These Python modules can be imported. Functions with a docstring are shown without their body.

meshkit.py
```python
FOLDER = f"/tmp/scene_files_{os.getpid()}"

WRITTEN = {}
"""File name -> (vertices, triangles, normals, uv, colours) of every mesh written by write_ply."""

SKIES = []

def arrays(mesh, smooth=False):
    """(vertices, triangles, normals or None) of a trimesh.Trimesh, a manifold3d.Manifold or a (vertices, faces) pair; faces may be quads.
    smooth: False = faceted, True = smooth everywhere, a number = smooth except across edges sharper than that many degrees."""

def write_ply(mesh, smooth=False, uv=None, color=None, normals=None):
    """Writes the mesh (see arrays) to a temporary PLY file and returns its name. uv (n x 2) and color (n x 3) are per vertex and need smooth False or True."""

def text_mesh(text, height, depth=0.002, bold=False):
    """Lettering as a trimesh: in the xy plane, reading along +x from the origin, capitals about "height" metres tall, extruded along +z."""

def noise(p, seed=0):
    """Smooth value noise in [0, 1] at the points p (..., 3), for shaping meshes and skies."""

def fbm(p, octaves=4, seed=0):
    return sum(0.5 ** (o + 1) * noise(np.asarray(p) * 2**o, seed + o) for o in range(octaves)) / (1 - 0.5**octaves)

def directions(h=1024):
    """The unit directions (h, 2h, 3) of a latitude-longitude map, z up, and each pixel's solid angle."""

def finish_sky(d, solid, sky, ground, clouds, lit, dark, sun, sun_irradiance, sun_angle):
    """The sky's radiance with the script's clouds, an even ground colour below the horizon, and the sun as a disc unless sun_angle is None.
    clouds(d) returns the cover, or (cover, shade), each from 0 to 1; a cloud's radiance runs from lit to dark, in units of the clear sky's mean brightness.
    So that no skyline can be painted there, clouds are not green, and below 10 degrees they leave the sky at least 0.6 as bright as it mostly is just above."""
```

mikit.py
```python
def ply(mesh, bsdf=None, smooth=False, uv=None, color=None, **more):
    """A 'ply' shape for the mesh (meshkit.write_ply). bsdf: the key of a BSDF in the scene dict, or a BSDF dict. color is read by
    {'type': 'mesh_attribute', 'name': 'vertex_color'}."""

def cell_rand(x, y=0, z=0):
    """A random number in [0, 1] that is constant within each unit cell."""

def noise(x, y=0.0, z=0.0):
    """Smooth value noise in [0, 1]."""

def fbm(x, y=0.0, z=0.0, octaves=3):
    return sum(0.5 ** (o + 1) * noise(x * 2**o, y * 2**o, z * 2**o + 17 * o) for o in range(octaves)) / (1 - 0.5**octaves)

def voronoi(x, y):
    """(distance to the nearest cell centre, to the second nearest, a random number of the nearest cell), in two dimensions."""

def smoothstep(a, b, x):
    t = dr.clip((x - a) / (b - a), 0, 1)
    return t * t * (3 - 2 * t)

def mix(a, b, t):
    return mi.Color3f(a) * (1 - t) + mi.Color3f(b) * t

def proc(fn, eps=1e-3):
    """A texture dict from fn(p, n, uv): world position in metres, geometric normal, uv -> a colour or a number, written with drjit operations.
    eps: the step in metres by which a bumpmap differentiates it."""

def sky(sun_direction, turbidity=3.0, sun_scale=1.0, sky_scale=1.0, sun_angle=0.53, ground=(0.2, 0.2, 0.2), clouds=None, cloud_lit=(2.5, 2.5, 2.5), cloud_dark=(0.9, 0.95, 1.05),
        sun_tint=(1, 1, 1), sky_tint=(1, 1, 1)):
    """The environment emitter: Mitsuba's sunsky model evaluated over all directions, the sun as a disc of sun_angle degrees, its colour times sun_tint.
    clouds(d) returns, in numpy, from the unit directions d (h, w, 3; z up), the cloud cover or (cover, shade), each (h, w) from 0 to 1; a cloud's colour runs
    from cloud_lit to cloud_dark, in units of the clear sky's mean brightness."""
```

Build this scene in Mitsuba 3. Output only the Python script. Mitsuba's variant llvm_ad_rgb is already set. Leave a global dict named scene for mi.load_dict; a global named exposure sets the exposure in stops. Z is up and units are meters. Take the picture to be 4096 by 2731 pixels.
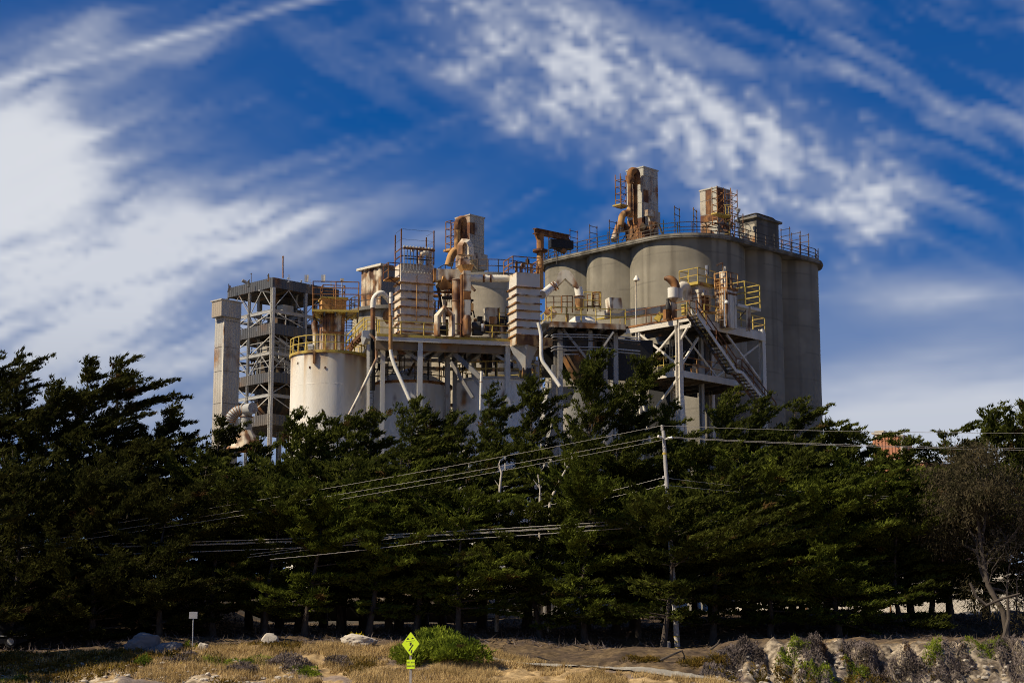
import math, numpy as np, trimesh, mitsuba as mi, drjit as dr, mikit, meshkit
from mikit import proc, noise, fbm, voronoi, smoothstep, mix

scene, labels = {}, {}
# ---------------------------------------------------------------- camera, sky, exposure
FOC, PITCH, EYE = 7500.0, math.radians(10.49), 1.6      # focal length in pixels of the 4096 px wide frame, tilt, eye height
CP, SP = math.cos(PITCH), math.sin(PITCH)
T4 = mi.ScalarTransform4f
scene['camera'] = {'type': 'perspective', 'fov': math.degrees(2 * math.atan(2048 / FOC)), 'fov_axis': 'x', 'near_clip': 0.5, 'far_clip': 9000.0,
                   'to_world': T4().look_at(origin=[0, 0, EYE], target=[0, CP * 100, EYE + SP * 100], up=[0, 0, 1])}
exposure = 2.05
SUN_AZ, SUN_EL = math.radians(70), math.radians(44)     # degrees left of straight towards the viewer
SUN = (-math.sin(SUN_AZ) * math.cos(SUN_EL), -math.cos(SUN_AZ) * math.cos(SUN_EL), math.sin(SUN_EL))


def clouds(d):
    """Cirrus, altocumulus and a contrail, by azimuth and elevation in degrees (0 = straight north, east positive)."""
    az = np.degrees(np.arctan2(d[..., 0], d[..., 1]))
    el = np.degrees(np.arcsin(np.clip(d[..., 2], -1, 1)))
    q = np.stack([az, el, az * 0], -1)
    sm = lambda a, b, x: (lambda t: t * t * (3 - 2 * t))(np.clip((x - a) / (b - a), 0, 1))
    fb = lambda sx, sy, o, seed, sh=0.0: meshkit.fbm(np.stack([(az + sh * el) * sx, (el) * sy, az * 0 + seed * 7.3], -1), o, seed)
    blob = lambda a, e, ra, re: np.exp(-((az - a) / ra) ** 2 - ((el - e) / re) ** 2)
    rot = lambda deg: (az * math.cos(math.radians(deg)) + el * math.sin(math.radians(deg)), -az * math.sin(math.radians(deg)) + el * math.cos(math.radians(deg)))
    warp = (meshkit.fbm(q * 0.35, 3, 3) - 0.5) * 2.0

    def streak(deg, s_long, s_short, seed, o=5):
        a, b = rot(deg)
        return meshkit.fbm(np.stack([a * s_long + warp * .10, (b + warp * 0.35) * s_short, a * 0 + seed], -1), o, seed)

    def long_blob(a0, e0, deg, ra, re):
        c, s_ = math.cos(math.radians(deg)), math.sin(math.radians(deg))
        x, y = (az - a0) * c + (el - e0) * s_, -(az - a0) * s_ + (el - e0) * c
        return np.exp(-(x / ra) ** 2 - (y / re) ** 2)
    fibre = .55 * streak(18, .22, 1.1, 5) + .45 * streak(24, .5, 2.6, 6)
    puff = meshkit.fbm(np.stack([az * .55 + warp * .5, el * .8 + warp * .4, az * 0 + 2], -1), 5, 41)
    # bright cloud core at the left, round it translucent fibres that drift low towards the middle
    fine_f = sm(.30, .70, .35 * streak(20, .22, 1.2, 5) + .35 * streak(25, .5, 2.6, 6) + .30 * streak(14, .8, 4.0, 7))
    core = sm(.28, .95, 1.7 * blob(-16.2, 14.9, 3.8, 2.9) * (.42 + .62 * puff) + .18 * (fine_f - .5))
    sheet = 1.0 * blob(-14.5, 14.0, 4.2, 3.4) + 1.0 * long_blob(-8.2, 13.7, 12, 4.4, 1.1) + .95 * blob(-12.5, 9.8, 7.0, 3.2) + 0.55 * long_blob(-14.5, 18.2, 24, 3, .9)
    c1 = 1 - (1 - .97 * core) * (1 - np.clip(sheet * (.34 + .62 * fine_f * (.6 + .8 * puff)), 0, .9))
    wisp = .8 * sm(.50, .86, .5 * streak(14, .16, 1.0, 8) + .5 * streak(20, .35, 2.2, 9)) * (0.62 * blob(-9, 15.5, 9, 4.5) + .40 * blob(-13, 19.5, 4, 1.6) + .35 * blob(3, 14, 7, 4))
    wisp = wisp + sm(.40, .82, .5 * streak(-20, .18, 1.1, 18) + .5 * streak(-26, .4, 2.3, 19)) * (.80 * blob(12.5, 17.2, 6, 4.2) + .5 * blob(2, 20, 8, 2.5))
    # altocumulus field running from upper middle down to the right
    a, b = rot(-24)
    field = np.exp(-((b - 17.7) / 2.5) ** 2) * sm(-13.5, -8.5, a) * (1 - sm(3.5, 8.0, a))
    cell = .55 * meshkit.fbm(np.stack([a * 2.2 + warp * .3, b * 3.0 + warp * .3, a * 0], -1), 3, 11) + .45 * meshkit.fbm(np.stack([a * 1.1 + b * 1.3, b * 2.9 - a * .8, a * 0], -1), 3, 15)
    patch = meshkit.fbm(q * .42, 3, 13)
    ac = .66 * sm(.44, .84, cell * .72 + .28 * patch + .30 * field - .16) * sm(.02, .75, field * (.5 + patch)) + .22 * sm(.1, .9, field * (.4 + patch)) * (.4 + .9 * fibre)
    low = sm(13.5, 5, el)
    haze = .72 * low * (.35 + .9 * streak(6, .14, .8, 17)) + .85 * blob(14, 7.2, 7.5, 2.6) * (.35 + .8 * streak(8, .2, 1.2, 27)) + .45 * long_blob(13, 11.6, -4, 4, .7) * streak(4, .3, 1.6, 33) * 1.6
    # contrail
    la, lb = rot(17.4)
    line = lb - 21.64 + .03 * np.sin(la * 1.7)
    con = np.exp(-(line / (.105 + .007 * np.abs(la + 2))) ** 2) * sm(-24, -16, la) * (1 - sm(3.0, 6.0, la)) * (.55 + .5 * meshkit.fbm(np.stack([la * .45, lb * 2, la * 0], -1), 3, 23))
    veil = .03 * streak(12, .1, .5, 29)
    everywhere = sm(.52, .8, streak(15, .06, .25, 31)) * .5 * sm(17, 26, np.abs(az)) + 0 * el
    cover = 1 - (1 - np.clip(c1 * .97, 0, 1)) * (1 - np.clip(wisp, 0, .85)) * (1 - np.clip(ac, 0, .95)) * (1 - np.clip(haze, 0, .88)) * (1 - .5 * con) * (1 - veil) * (1 - everywhere)
    shade = np.clip(.45 * sm(12.0, 7, el) * sm(-2, -10, az) + .45 * (1 - sm(.35, .8, cover)) + .3 * low, 0, 1)
    return cover, shade


scene['sky'] = mikit.sky(SUN, turbidity=2.6, sun_scale=1.0, sky_scale=0.25, sky_tint=(0.03, 1.0, 2.2), sun_tint=(0.98, 1.02, 1.03), clouds=clouds, cloud_lit=(6.3, 6.5, 6.9), cloud_dark=(2.6, 3.0, 3.9), ground=(0.04, 0.035, 0.03))

# ---------------------------------------------------------------- geometry helpers
Z = np.array([0, 0, 1.0])


def P(px, py, D):
    """World point on the ray of photo pixel (px, py) at distance D north of the viewer."""
    u, v = (px - 2048) / FOC, (1365.5 - py) / FOC
    s = D / (CP - v * SP)
    return np.array([u * s, D, EYE + s * (SP + v * CP)])


def z_of(x, y, py):
    v = (1365.5 - py) / FOC
    return EYE + y * (SP + v * CP) / (CP - v * SP)


def proj(p):
    x, y, z = p[0], p[1], p[2] - EYE
    d = y * CP + z * SP
    return 2048 + FOC * x / d, 1365.5 - FOC * (-y * SP + z * CP) / d


class Fr:
    """Local frame: u to the right and away, v to the left and away, h up; origin at a photo pixel and distance."""
    def __init__(s, px, py, D, theta):
        s.o = P(px, py, D)
        t = math.radians(theta)
        s.u, s.v = np.array([math.cos(t), math.sin(t), 0]), np.array([-math.sin(t), math.cos(t), 0])

    def __call__(s, a, b, h):
        return s.o + a * s.u + b * s.v + h * Z

    def solve(s, px, p, d):
        t = (px - 2048) / FOC
        x, y, z = p[0], p[1], p[2] - EYE
        return (t * (y * CP + z * SP) - x) / (d[0] - t * d[1] * CP)

    def a(s, px, b=0.0, h=0.0):
        return s.solve(px, s(0, b, h), s.u)

    def b(s, px, a=0.0, h=0.0):
        return s.solve(px, s(a, 0, h), s.v)

    def h(s, py, a=0.0, b=0.0):
        p = s(a, b, 0)
        return z_of(p[0], p[1], py) - p[2]


def unit(v):
    return np.asarray(v, float) / (np.linalg.norm(v) + 1e-12)


class M:
    def __init__(s):
        s.V, s.F, s.n = [], [], 0

    def add(s, v, f):
        v = np.asarray(v, float)
        f = np.asarray(f, int)
        if f.shape[1] == 4:
            f = np.vstack([f[:, [0, 1, 2]], f[:, [0, 2, 3]]])
        s.V.append(v)
        s.F.append(f + s.n)
        s.n += len(v)
        return s

    def get(s):
        return np.vstack(s.V), np.vstack(s.F)

    def para(s, o, a, b, c):
        """Box from corner o and three edge vectors."""
        o, a, b, c = (np.asarray(t, float) for t in (o, a, b, c))
        if np.dot(np.cross(a, b), c) < 0:
            a, b = b, a
        v = [o, o + a, o + a + b, o + b, o + c, o + a + c, o + a + b + c, o + b + c]
        return s.add(v, [[0, 3, 2, 1], [4, 5, 6, 7], [0, 1, 5, 4], [1, 2, 6, 5], [2, 3, 7, 6], [3, 0, 4, 7]])

    def box(s, fr, a0, a1, b0, b1, h0, h1):
        return s.para(fr(a0, b0, h0), fr.u * (a1 - a0), fr.v * (b1 - b0), Z * (h1 - h0))

    def bar(s, p, q, w, d=None, up=Z):
        p, q = np.asarray(p, float), np.asarray(q, float)
        d = w if d is None else d
        t = unit(q - p)
        x = np.cross(t, up)
        x = unit(x) if np.linalg.norm(x) > 1e-3 else unit(np.cross(t, [0.7, 0.7, 0.1]))
        y = np.cross(x, t)
        return s.para(p - x * w / 2 - y * d / 2, x * w, y * d, q - p)

    def hsec(s, p, q, w, d, side, t=0.03):
        """H section: flanges w wide across 'side', d deep."""
        p, q = np.asarray(p, float), np.asarray(q, float)
        ax = unit(q - p)
        x = unit(side - np.dot(side, ax) * ax)
        y = np.cross(ax, x)
        L = q - p
        s.para(p - x * w / 2 - y * d / 2, x * w, y * t, L)
        s.para(p - x * w / 2 + y * (d / 2 - t), x * w, y * t, L)
        return s.para(p - x * t / 2 - y * (d / 2 - t), x * t, y * (d - 2 * t), L)

    def tube(s, pts, r, n=8, cap=True):
        p = np.asarray(pts, float)
        r = np.broadcast_to(r, (len(p),))
        t = np.zeros_like(p)
        seg = np.diff(p, axis=0)
        seg /= np.linalg.norm(seg, axis=1, keepdims=True) + 1e-12
        t[0], t[-1] = seg[0], seg[-1]
        if len(p) > 2:
            t[1:-1] = seg[:-1] + seg[1:]
            t /= np.linalg.norm(t, axis=1, keepdims=True) + 1e-12
        x = np.cross(t[0], [0.13, 0.29, 0.95] if abs(t[0][2]) < .9 else [1, 0.2, 0])
        ang = np.arange(n) * 2 * np.pi / n
        rings = []
        for i in range(len(p)):
            x = unit(x - np.dot(x, t[i]) * t[i])
            y = np.cross(t[i], x)
            k = 1.0
            if 0 < i < len(p) - 1:
                k = 1 / max(.5, abs(np.dot(t[i], seg[i])))
            rings.append(p[i] + r[i] * k ** .5 * (np.cos(ang)[:, None] * x + np.sin(ang)[:, None] * y))
        v = np.vstack(rings)
        f = []
        for i in range(len(p) - 1):
            for j in range(n):
                f.append([i * n + j, i * n + (j + 1) % n, (i + 1) * n + (j + 1) % n, (i + 1) * n + j])
        f = np.array(f)
        f = np.vstack([f[:, [0, 1, 2]], f[:, [0, 2, 3]]])
        if cap:
            m = len(v)
            v = np.vstack([v, p[0], p[-1]])
            f = np.vstack([f, [[m, (j + 1) % n, j] for j in range(n)], [[m + 1, (len(p) - 1) * n + j, (len(p) - 1) * n + (j + 1) % n] for j in range(n)]])
        return s.add(v, f)

    def lathe(s, c, prof, n=32, a0=0.0, a1=2 * math.pi):
        """prof: (radius, z) from bottom to top, absolute z."""
        full = abs(a1 - a0 - 2 * math.pi) < 1e-6
        k = n if full else n + 1
        ang = a0 + np.arange(k) * (a1 - a0) / n
        v = np.vstack([np.stack([c[0] + r * np.cos(ang), c[1] + r * np.sin(ang), np.full(k, z)], 1) for r, z in prof])
        f = [[i * k + j, i * k + (j + 1) % k, (i + 1) * k + (j + 1) % k, (i + 1) * k + j] for i in range(len(prof) - 1) for j in range(n)]
        return s.add(v, f)

    def corr(s, o, e, up, pitch=.3, depth=.04):
        """Corrugated sheet: o corner, e along the wall, up height; ribs stand out along cross(e, up)."""
        o, e, up = (np.asarray(t, float) for t in (o, e, up))
        L = np.linalg.norm(e)
        n = max(2, int(round(L / pitch)))
        out = unit(np.cross(e, up)) * depth
        xs, hs = [], []
        for i in range(n):
            for q, hgt in ((0, 0), (.35, 0), (.5, 1), (.85, 1)):
                xs.append((i + q) / n)
                hs.append(hgt)
        xs.append(1.0)
        hs.append(0)
        b = o + np.array(xs)[:, None] * e + np.array(hs)[:, None] * out
        k = len(xs)
        return s.add(np.vstack([b, b + up]), [[i, i + 1, k + i + 1, k + i] for i in range(k - 1)])

    def mesh(s, tm):
        return s.add(tm.vertices, tm.faces)


COUNT = {}


def numbered(name):
    n = COUNT.get(name, 0)
    COUNT[name] = n + 1
    return name if n == 0 else f'{name}_{n:03d}'


def put(key, m, mat, smooth=False):
    scene[key] = mikit.ply(m.get() if isinstance(m, M) else m, mat, smooth=smooth)
    return key


def thing(name, label, cat, group=None, kind=None, m=None, mat=None, smooth=False):
    key = numbered(name)
    labels[key] = {'label': label, 'category': cat}
    if group:
        labels[key]['group'] = group
    if kind:
        labels[key]['kind'] = kind
    if m is not None:
        put(key, m, mat, smooth)
    return key


def part(parent, name, m, mat, smooth=False, label=None, kind=None):
    key = numbered(parent + '__' + name)
    put(key, m, mat, smooth)
    if label or kind:
        labels[key] = {k: v for k, v in (('label', label), ('kind', kind)) if v}
    return key


def arc(c, r, x, y, a0, a1, n=8):
    return [np.asarray(c) + r * (math.cos(math.radians(t)) * np.asarray(x) + math.sin(math.radians(t)) * np.asarray(y)) for t in np.linspace(a0, a1, n)]


def bend(pts, rad, n=5):
    """Polyline with rounded corners."""
    pts = [np.asarray(p, float) for p in pts]
    out = [pts[0]]
    for a, b, c in zip(pts, pts[1:], pts[2:]):
        k = min(rad, .49 * np.linalg.norm(a - b), .49 * np.linalg.norm(c - b))
        p, q = b + unit(a - b) * k, b + unit(c - b) * k
        out += [(1 - t) ** 2 * p + 2 * t * (1 - t) * b + t * t * q for t in np.linspace(0, 1, n)]
    return out + [pts[-1]]


def railing(m, pts, h=1.07, rails=(1.07, .55), step=1.6, r=.028, closed=False, posts=True):
    pts = [np.asarray(p, float) for p in pts]
    if closed:
        pts = pts + [pts[0]]
    for a, b in zip(pts, pts[1:]):
        n = max(1, int(round(np.linalg.norm(b - a) / step)))
        for q in rails:
            m.bar(a + Z * q, b + Z * q, 2 * r)
        if posts:
            for i in range(n + 1):
                c = a + (b - a) * i / n
                m.bar(c, c + Z * h, 2 * r)
    return m


def ladder(m, p, q, w, side, step=.35, r=.02):
    p, q, side = np.asarray(p, float), np.asarray(q, float), unit(side)
    for k in (-.5, .5):
        m.bar(p + side * w * k, q + side * w * k, 2 * r)
    n = int(np.linalg.norm(q - p) / step)
    for i in range(1, n):
        c = p + (q - p) * i / n
        m.bar(c - side * w / 2, c + side * w / 2, 1.5 * r)
    return m


# ---------------------------------------------------------------- materials
def mat(name, color, rough=.6, bump=None, bscale=1.0, metallic=0.0, eps=.02, **more):
    b = {'type': 'principled', 'base_color': proc(color) if callable(color) else {'type': 'rgb', 'value': list(color)}, 'roughness': rough, 'metallic': metallic, 'specular': .35, **more}
    if bump:
        b = {'type': 'bumpmap', 'arbitrary': proc(bump, eps), 'scale': bscale, 'bsdf': b}
    scene[name] = {'type': 'twosided', 'bsdf': b}


RUST1, RUST2 = (.27, .125, .04), (.075, .032, .016)


def rusty(base, amount, drip=1.0, size=1.0, yellow=.0):
    """Paint with patches of rust and vertical drips."""
    def f(p, n, uv):
        s = (p.x * .8 + p.y * .63)
        big = fbm(p.x / size * .9, p.y / size * .9, p.z / size * .55, 3)
        drips = fbm(s * 2.1 / max(size, .7), p.z * .2 / size, 3.0, 2)
        fine = noise(p.x * 3.3, p.y * 3.3, p.z * 3.3)
        r = smoothstep(1 - amount - .16, 1 - amount + .06, big * .62 + drips * .45 * drip + fine * .07)
        rc = mix(RUST1, RUST2, smoothstep(.3, .7, fbm(p.x * 2.3, p.y * 2.3, p.z * 1.3 + 9, 2)))
        dirt = .74 + .34 * fbm(s * 1.3, p.z * .3, 7.0, 3)
        stain = smoothstep(.5, .75, drips) * .45 * drip
        b = mix(mi.Color3f(base) * dirt, mi.Color3f((.50, .33, .13)) * dirt, stain * (amount + .38))
        return mix(b, rc, r)
    return f


RIM = [100.0]                                            # height of the silo rim, from which rain stains run


def concrete(base):
    def f(p, n, uv):
        s = p.x * .77 - p.y * .5
        t = p.x * .5 + p.y * .77
        bands = fbm(s * .06, t * .06, p.z * .8, 3)
        mott = fbm(p.x * .7, p.y * .7, p.z * .5 + 3, 4)
        streak = fbm(s * 2.2, t * 2.2, p.z * .06, 3)
        drip = smoothstep(.62, .84, fbm(s * 1.4, t * 1.4, p.z * .03 + 4, 3))
        fine = noise(p.x * 4, p.y * 4, p.z * 4)
        k = .44 + .42 * bands + .42 * mott + .22 * streak + .06 * fine
        d = dr.maximum(RIM[0] - p.z, 0)
        rain = smoothstep(.42, .72, noise(s * 1.9, t * 1.9, 4.0)) * dr.exp(-d / (1.0 + 5.0 * noise(s * 1.3, t * 1.3, 9.0)))
        k = k * (1 - .45 * rain) * (1 + .16 * smoothstep(.60, .75, fbm(s * .5, t * .5, p.z * .35 + 12, 2)))
        pour = 1 - .22 * smoothstep(.90, .99, dr.abs(p.z * .42 - dr.floor(p.z * .42) - .5) * 2) * smoothstep(.3, .6, mott)
        return mix(mi.Color3f(base) * k, mi.Color3f(base) * mi.Color3f(.50, .48, .46) * k, drip * .8) * pour
    return f


def speck(base, var=.25, sc=4.0):
    def f(p, n, uv):
        return mi.Color3f(base) * (1 - var + 2 * var * fbm(p.x * sc, p.y * sc, p.z * sc, 3))
    return f


def runs(base, centre, tops, pitch, length, amount):
    """Paint with rust runs that start at given heights (a rim or a flange) and fade downwards; round a centre or along a wall."""
    tops = [float(z) for z in tops]
    centre = centre and [float(t) for t in centre]

    def f(p, n, uv):
        s = dr.atan2(p.y - centre[1], p.x - centre[0]) * centre[2] if centre is not None else p.x * .95 + p.y * .6
        d = mi.Float(9)
        for z in tops:
            d = dr.minimum(d, dr.select(p.z < z, z - p.z, 9))
        k = noise(s * pitch, 2.0, tops[0])
        ln = length * (.15 + 1.6 * noise(s * pitch * .8 + 7, 5.0, 1.0))
        run = smoothstep(.25, .62, k) * dr.exp(-d / ln)
        dirt = .78 + .28 * fbm(s * 1.1, p.z * .3, 7.0, 3)
        rc = mix((.55, .35, .12), (.20, .085, .03), smoothstep(.45, .95, run))
        edge = smoothstep(.10, .0, d) * smoothstep(.35, .6, noise(s * 3.5, p.z * 2, 3.0))
        return mix(mi.Color3f(base) * dirt, rc, dr.clip(run * amount + edge * .7, 0, 1))
    return f


mat('mat_concrete', concrete((.225, .205, .160)), .85)
mat('mat_concrete_tan', concrete((.34, .30, .225)), .85)
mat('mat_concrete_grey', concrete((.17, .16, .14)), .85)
mat('mat_tank_white', rusty((.74, .71, .62), .17, .8, 1.3), .45)
mat('mat_white', rusty((.64, .595, .49), .30, 1.0, .7), .5)
mat('mat_white_rusty', rusty((.62, .56, .44), .42, 1.0, .7), .55)
mat('mat_steel_white', rusty((.62, .60, .54), .20, .6, .6), .5)
mat('mat_steel_grey', rusty((.36, .36, .35), .24, .6, .6), .55)
mat('mat_dark_steel', rusty((.035, .032, .03), .34, .6, .6), .6)
mat('mat_old_tank', rusty((.72, .73, .72), .18, .9, 1.0), .5)
mat('mat_rust', rusty((.33, .15, .05), .5, .8, .5), .8)
mat('mat_rust_dark', rusty((.12, .05, .025), .45, .6, .5), .8)
mat('mat_rust_orange', rusty((.50, .28, .10), .38, 1.0, .6), .75)
mat('mat_yellow', rusty((.47, .35, .07), .34, .6, .5), .5)
mat('mat_cladding', rusty((.085, .09, .10), .22, .8, 1.5), .5)
mat('mat_shaft', rusty((.40, .385, .35), .20, .8, 1.6), .55)
mat('mat_shaft_rust', rusty((.34, .29, .23), .30, 1.2, .8), .6)
mat('mat_flange', rusty((.58, .50, .38), .46, .8, .4), .65)
mat('mat_soffit', rusty((.20, .15, .10), .28, .8, .6), .7)
mat('mat_rust_sheet', rusty((.64, .56, .42), .34, 1.6, .55), .65)
mat('mat_grey_sheet', rusty((.19, .19, .19), .15, .8, 1.0), .55)
mat('mat_panel', rusty((.41, .395, .34), .30, .9, .9), .5)
mat('mat_dark_strut', rusty((.17, .17, .17), .2, .6, .6), .6)
mat('mat_galv', speck((.40, .41, .42), .2), .4, metallic=.35)
mat('mat_black', (.012, .012, .012), .6)
# ---------------------------------------------------------------- the plant
def depth(p):
    return p[1] * CP + (p[2] - EYE) * SP


YARD = 7.2                                              # height of the works yard
U45, V45 = np.array([1, 1, 0]) / 2 ** .5, np.array([-1, 1, 0]) / 2 ** .5

# concrete silo block: corner silo nearest the viewer, two receding rows, one slab over all
c3 = np.array([(2748 - 2048) / FOC * (160 * CP + 36 * SP), 160.0, 0])
R3, RL, RR = 5.05, 3.5, 3.35
silo_c = [(c3, R3)] + [(c3 + s * V45 - (R3 - RL) * U45, RL) for s in (5.75, 10.9)] + [(c3 + s * U45 - (R3 - RR) * V45, RR) for s in (5.8, 11.3)]
import shapely
from shapely.geometry import Point, Polygon, LineString
hull = shapely.union_all([Point(c[0], c[1]).buffer(r, 48) for c, r in silo_c] + [Point(*(c3 + 10.9 * V45 + 11.3 * U45)[:2]).buffer(4.0, 24)]).convex_hull
deckp = hull.buffer(.42, 32).simplify(.004)
ztop = z_of(c3[0] - .9, 160 - R3, 935)
RIM[0] = float(ztop)
t = thing('silo_block', 'huge weathered concrete block of joined round silos with a curved rim, right of centre', 'silo')
for c, r in silo_c:
    part(t, 'silo', M().lathe(c, [(r, YARD - 1)] + [(r, z) for z in np.linspace(YARD, ztop - .36, 5)], 96), 'mat_concrete', True)
part(t, 'core_wall', M().para(c3 + 1.2 * V45 + 1.2 * U45 + Z * (YARD - 1), U45 * 10, V45 * 10, Z * (ztop - YARD + .5)), 'mat_concrete')
slab = trimesh.creation.extrude_polygon(deckp, .36, engine='earcut')
slab.apply_translation([0, 0, ztop - .36])
part(t, 'roof_slab', slab, 'mat_concrete_grey')
lip = trimesh.creation.extrude_polygon(deckp.buffer(.05), .10, engine='earcut')
lip.apply_translation([0, 0, ztop - .22])
part(t, 'rim_lip', lip, 'mat_concrete')
edge = deckp.buffer(-.35).simplify(.03).exterior
front = [(x, y) for x, y in edge.coords]
# handrail of scaffold tube round the slab
rail_pts = [np.array([*edge.interpolate(s).coords[0], ztop]) for s in np.linspace(0, edge.length, 60)[:-1]]
m = M()
rnd = np.random.default_rng(4)
for rr in (.32, .62, 1.02):
    for a, b in zip(rail_pts, rail_pts[1:] + rail_pts[:1]):
        m.bar(a + Z * (rr + rnd.normal(0, .015)), b + Z * (rr + rnd.normal(0, .015)), .055)
for a in rail_pts:
    m.bar(a, a + Z * (1.05 + .3 * (rnd.random() < .3)), .06)
part(t, 'handrail', m, 'mat_dark_steel')


def rim_at(px, inset=.35):
    """Point of the slab edge nearest the viewer that shows at photo column px."""
    line = deckp.buffer(-inset).exterior
    best = None
    for s in np.linspace(0, line.length, 1500):
        q = np.array([*line.interpolate(s).coords[0], ztop])
        if abs(proj(q)[0] - px) < 2.5 and (best is None or q[1] < best[1]):
            best = q
    return best


frames = [(2193, 'first from the left, above the hoist beam', 2.2), (2215, 'second from the left, above the hoist beam', 2.4), (2279, 'third from the left on the left rim', 2.4), (2357, 'fourth from the left on the left rim', 2.4),
          (2437, 'just left of the tall rusty elevator head', 2.4), (2699, 'right of the tall rusty elevator head', 2.5), (2778, 'left of the shorter elevator head', 2.3), (2976, 'in front of the roof penthouse', 2.4),
          (3163, 'just right of the roof penthouse', 2.4), (3205, 'second from the right end', 2.3), (3238, 'at the far right end', 2.3)]
for px, where, hh in frames:
    q = rim_at(px)
    if q is None:
        continue
    inward = U45 if px < 2600 else V45 if px > 2850 else unit(np.array([c3[0], c3[1], 0]) - np.array([q[0], q[1], 0])) * .6 + U45 * .6
    q2 = q + unit(inward) * .95
    f = thing('scaffold_frame', f'dark scaffold frame on the silo rim, {where}', 'scaffold frame', 'scaffold frames along the silo rim')
    part(f, 'post', M().tube([q, q + Z * hh], .035, 6), 'mat_dark_steel')
    part(f, 'post', M().tube([q2, q2 + Z * hh], .035, 6), 'mat_dark_steel')
    for k in (hh - .15, hh - .75, .9):
        part(f, 'crossbar', M().tube([q + Z * k, q2 + Z * k], .03, 6), 'mat_dark_steel')
    m = M()
    for k in (.3, .8, 1.25, hh - .15, hh - .75):
        for e in (q, q2):
            m.lathe(e, [(.055, e[2] + k - .06), (.055, e[2] + k + .06)], 6)
    part(f, 'coupler', m, 'mat_rust_dark', kind='stuff')


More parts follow.
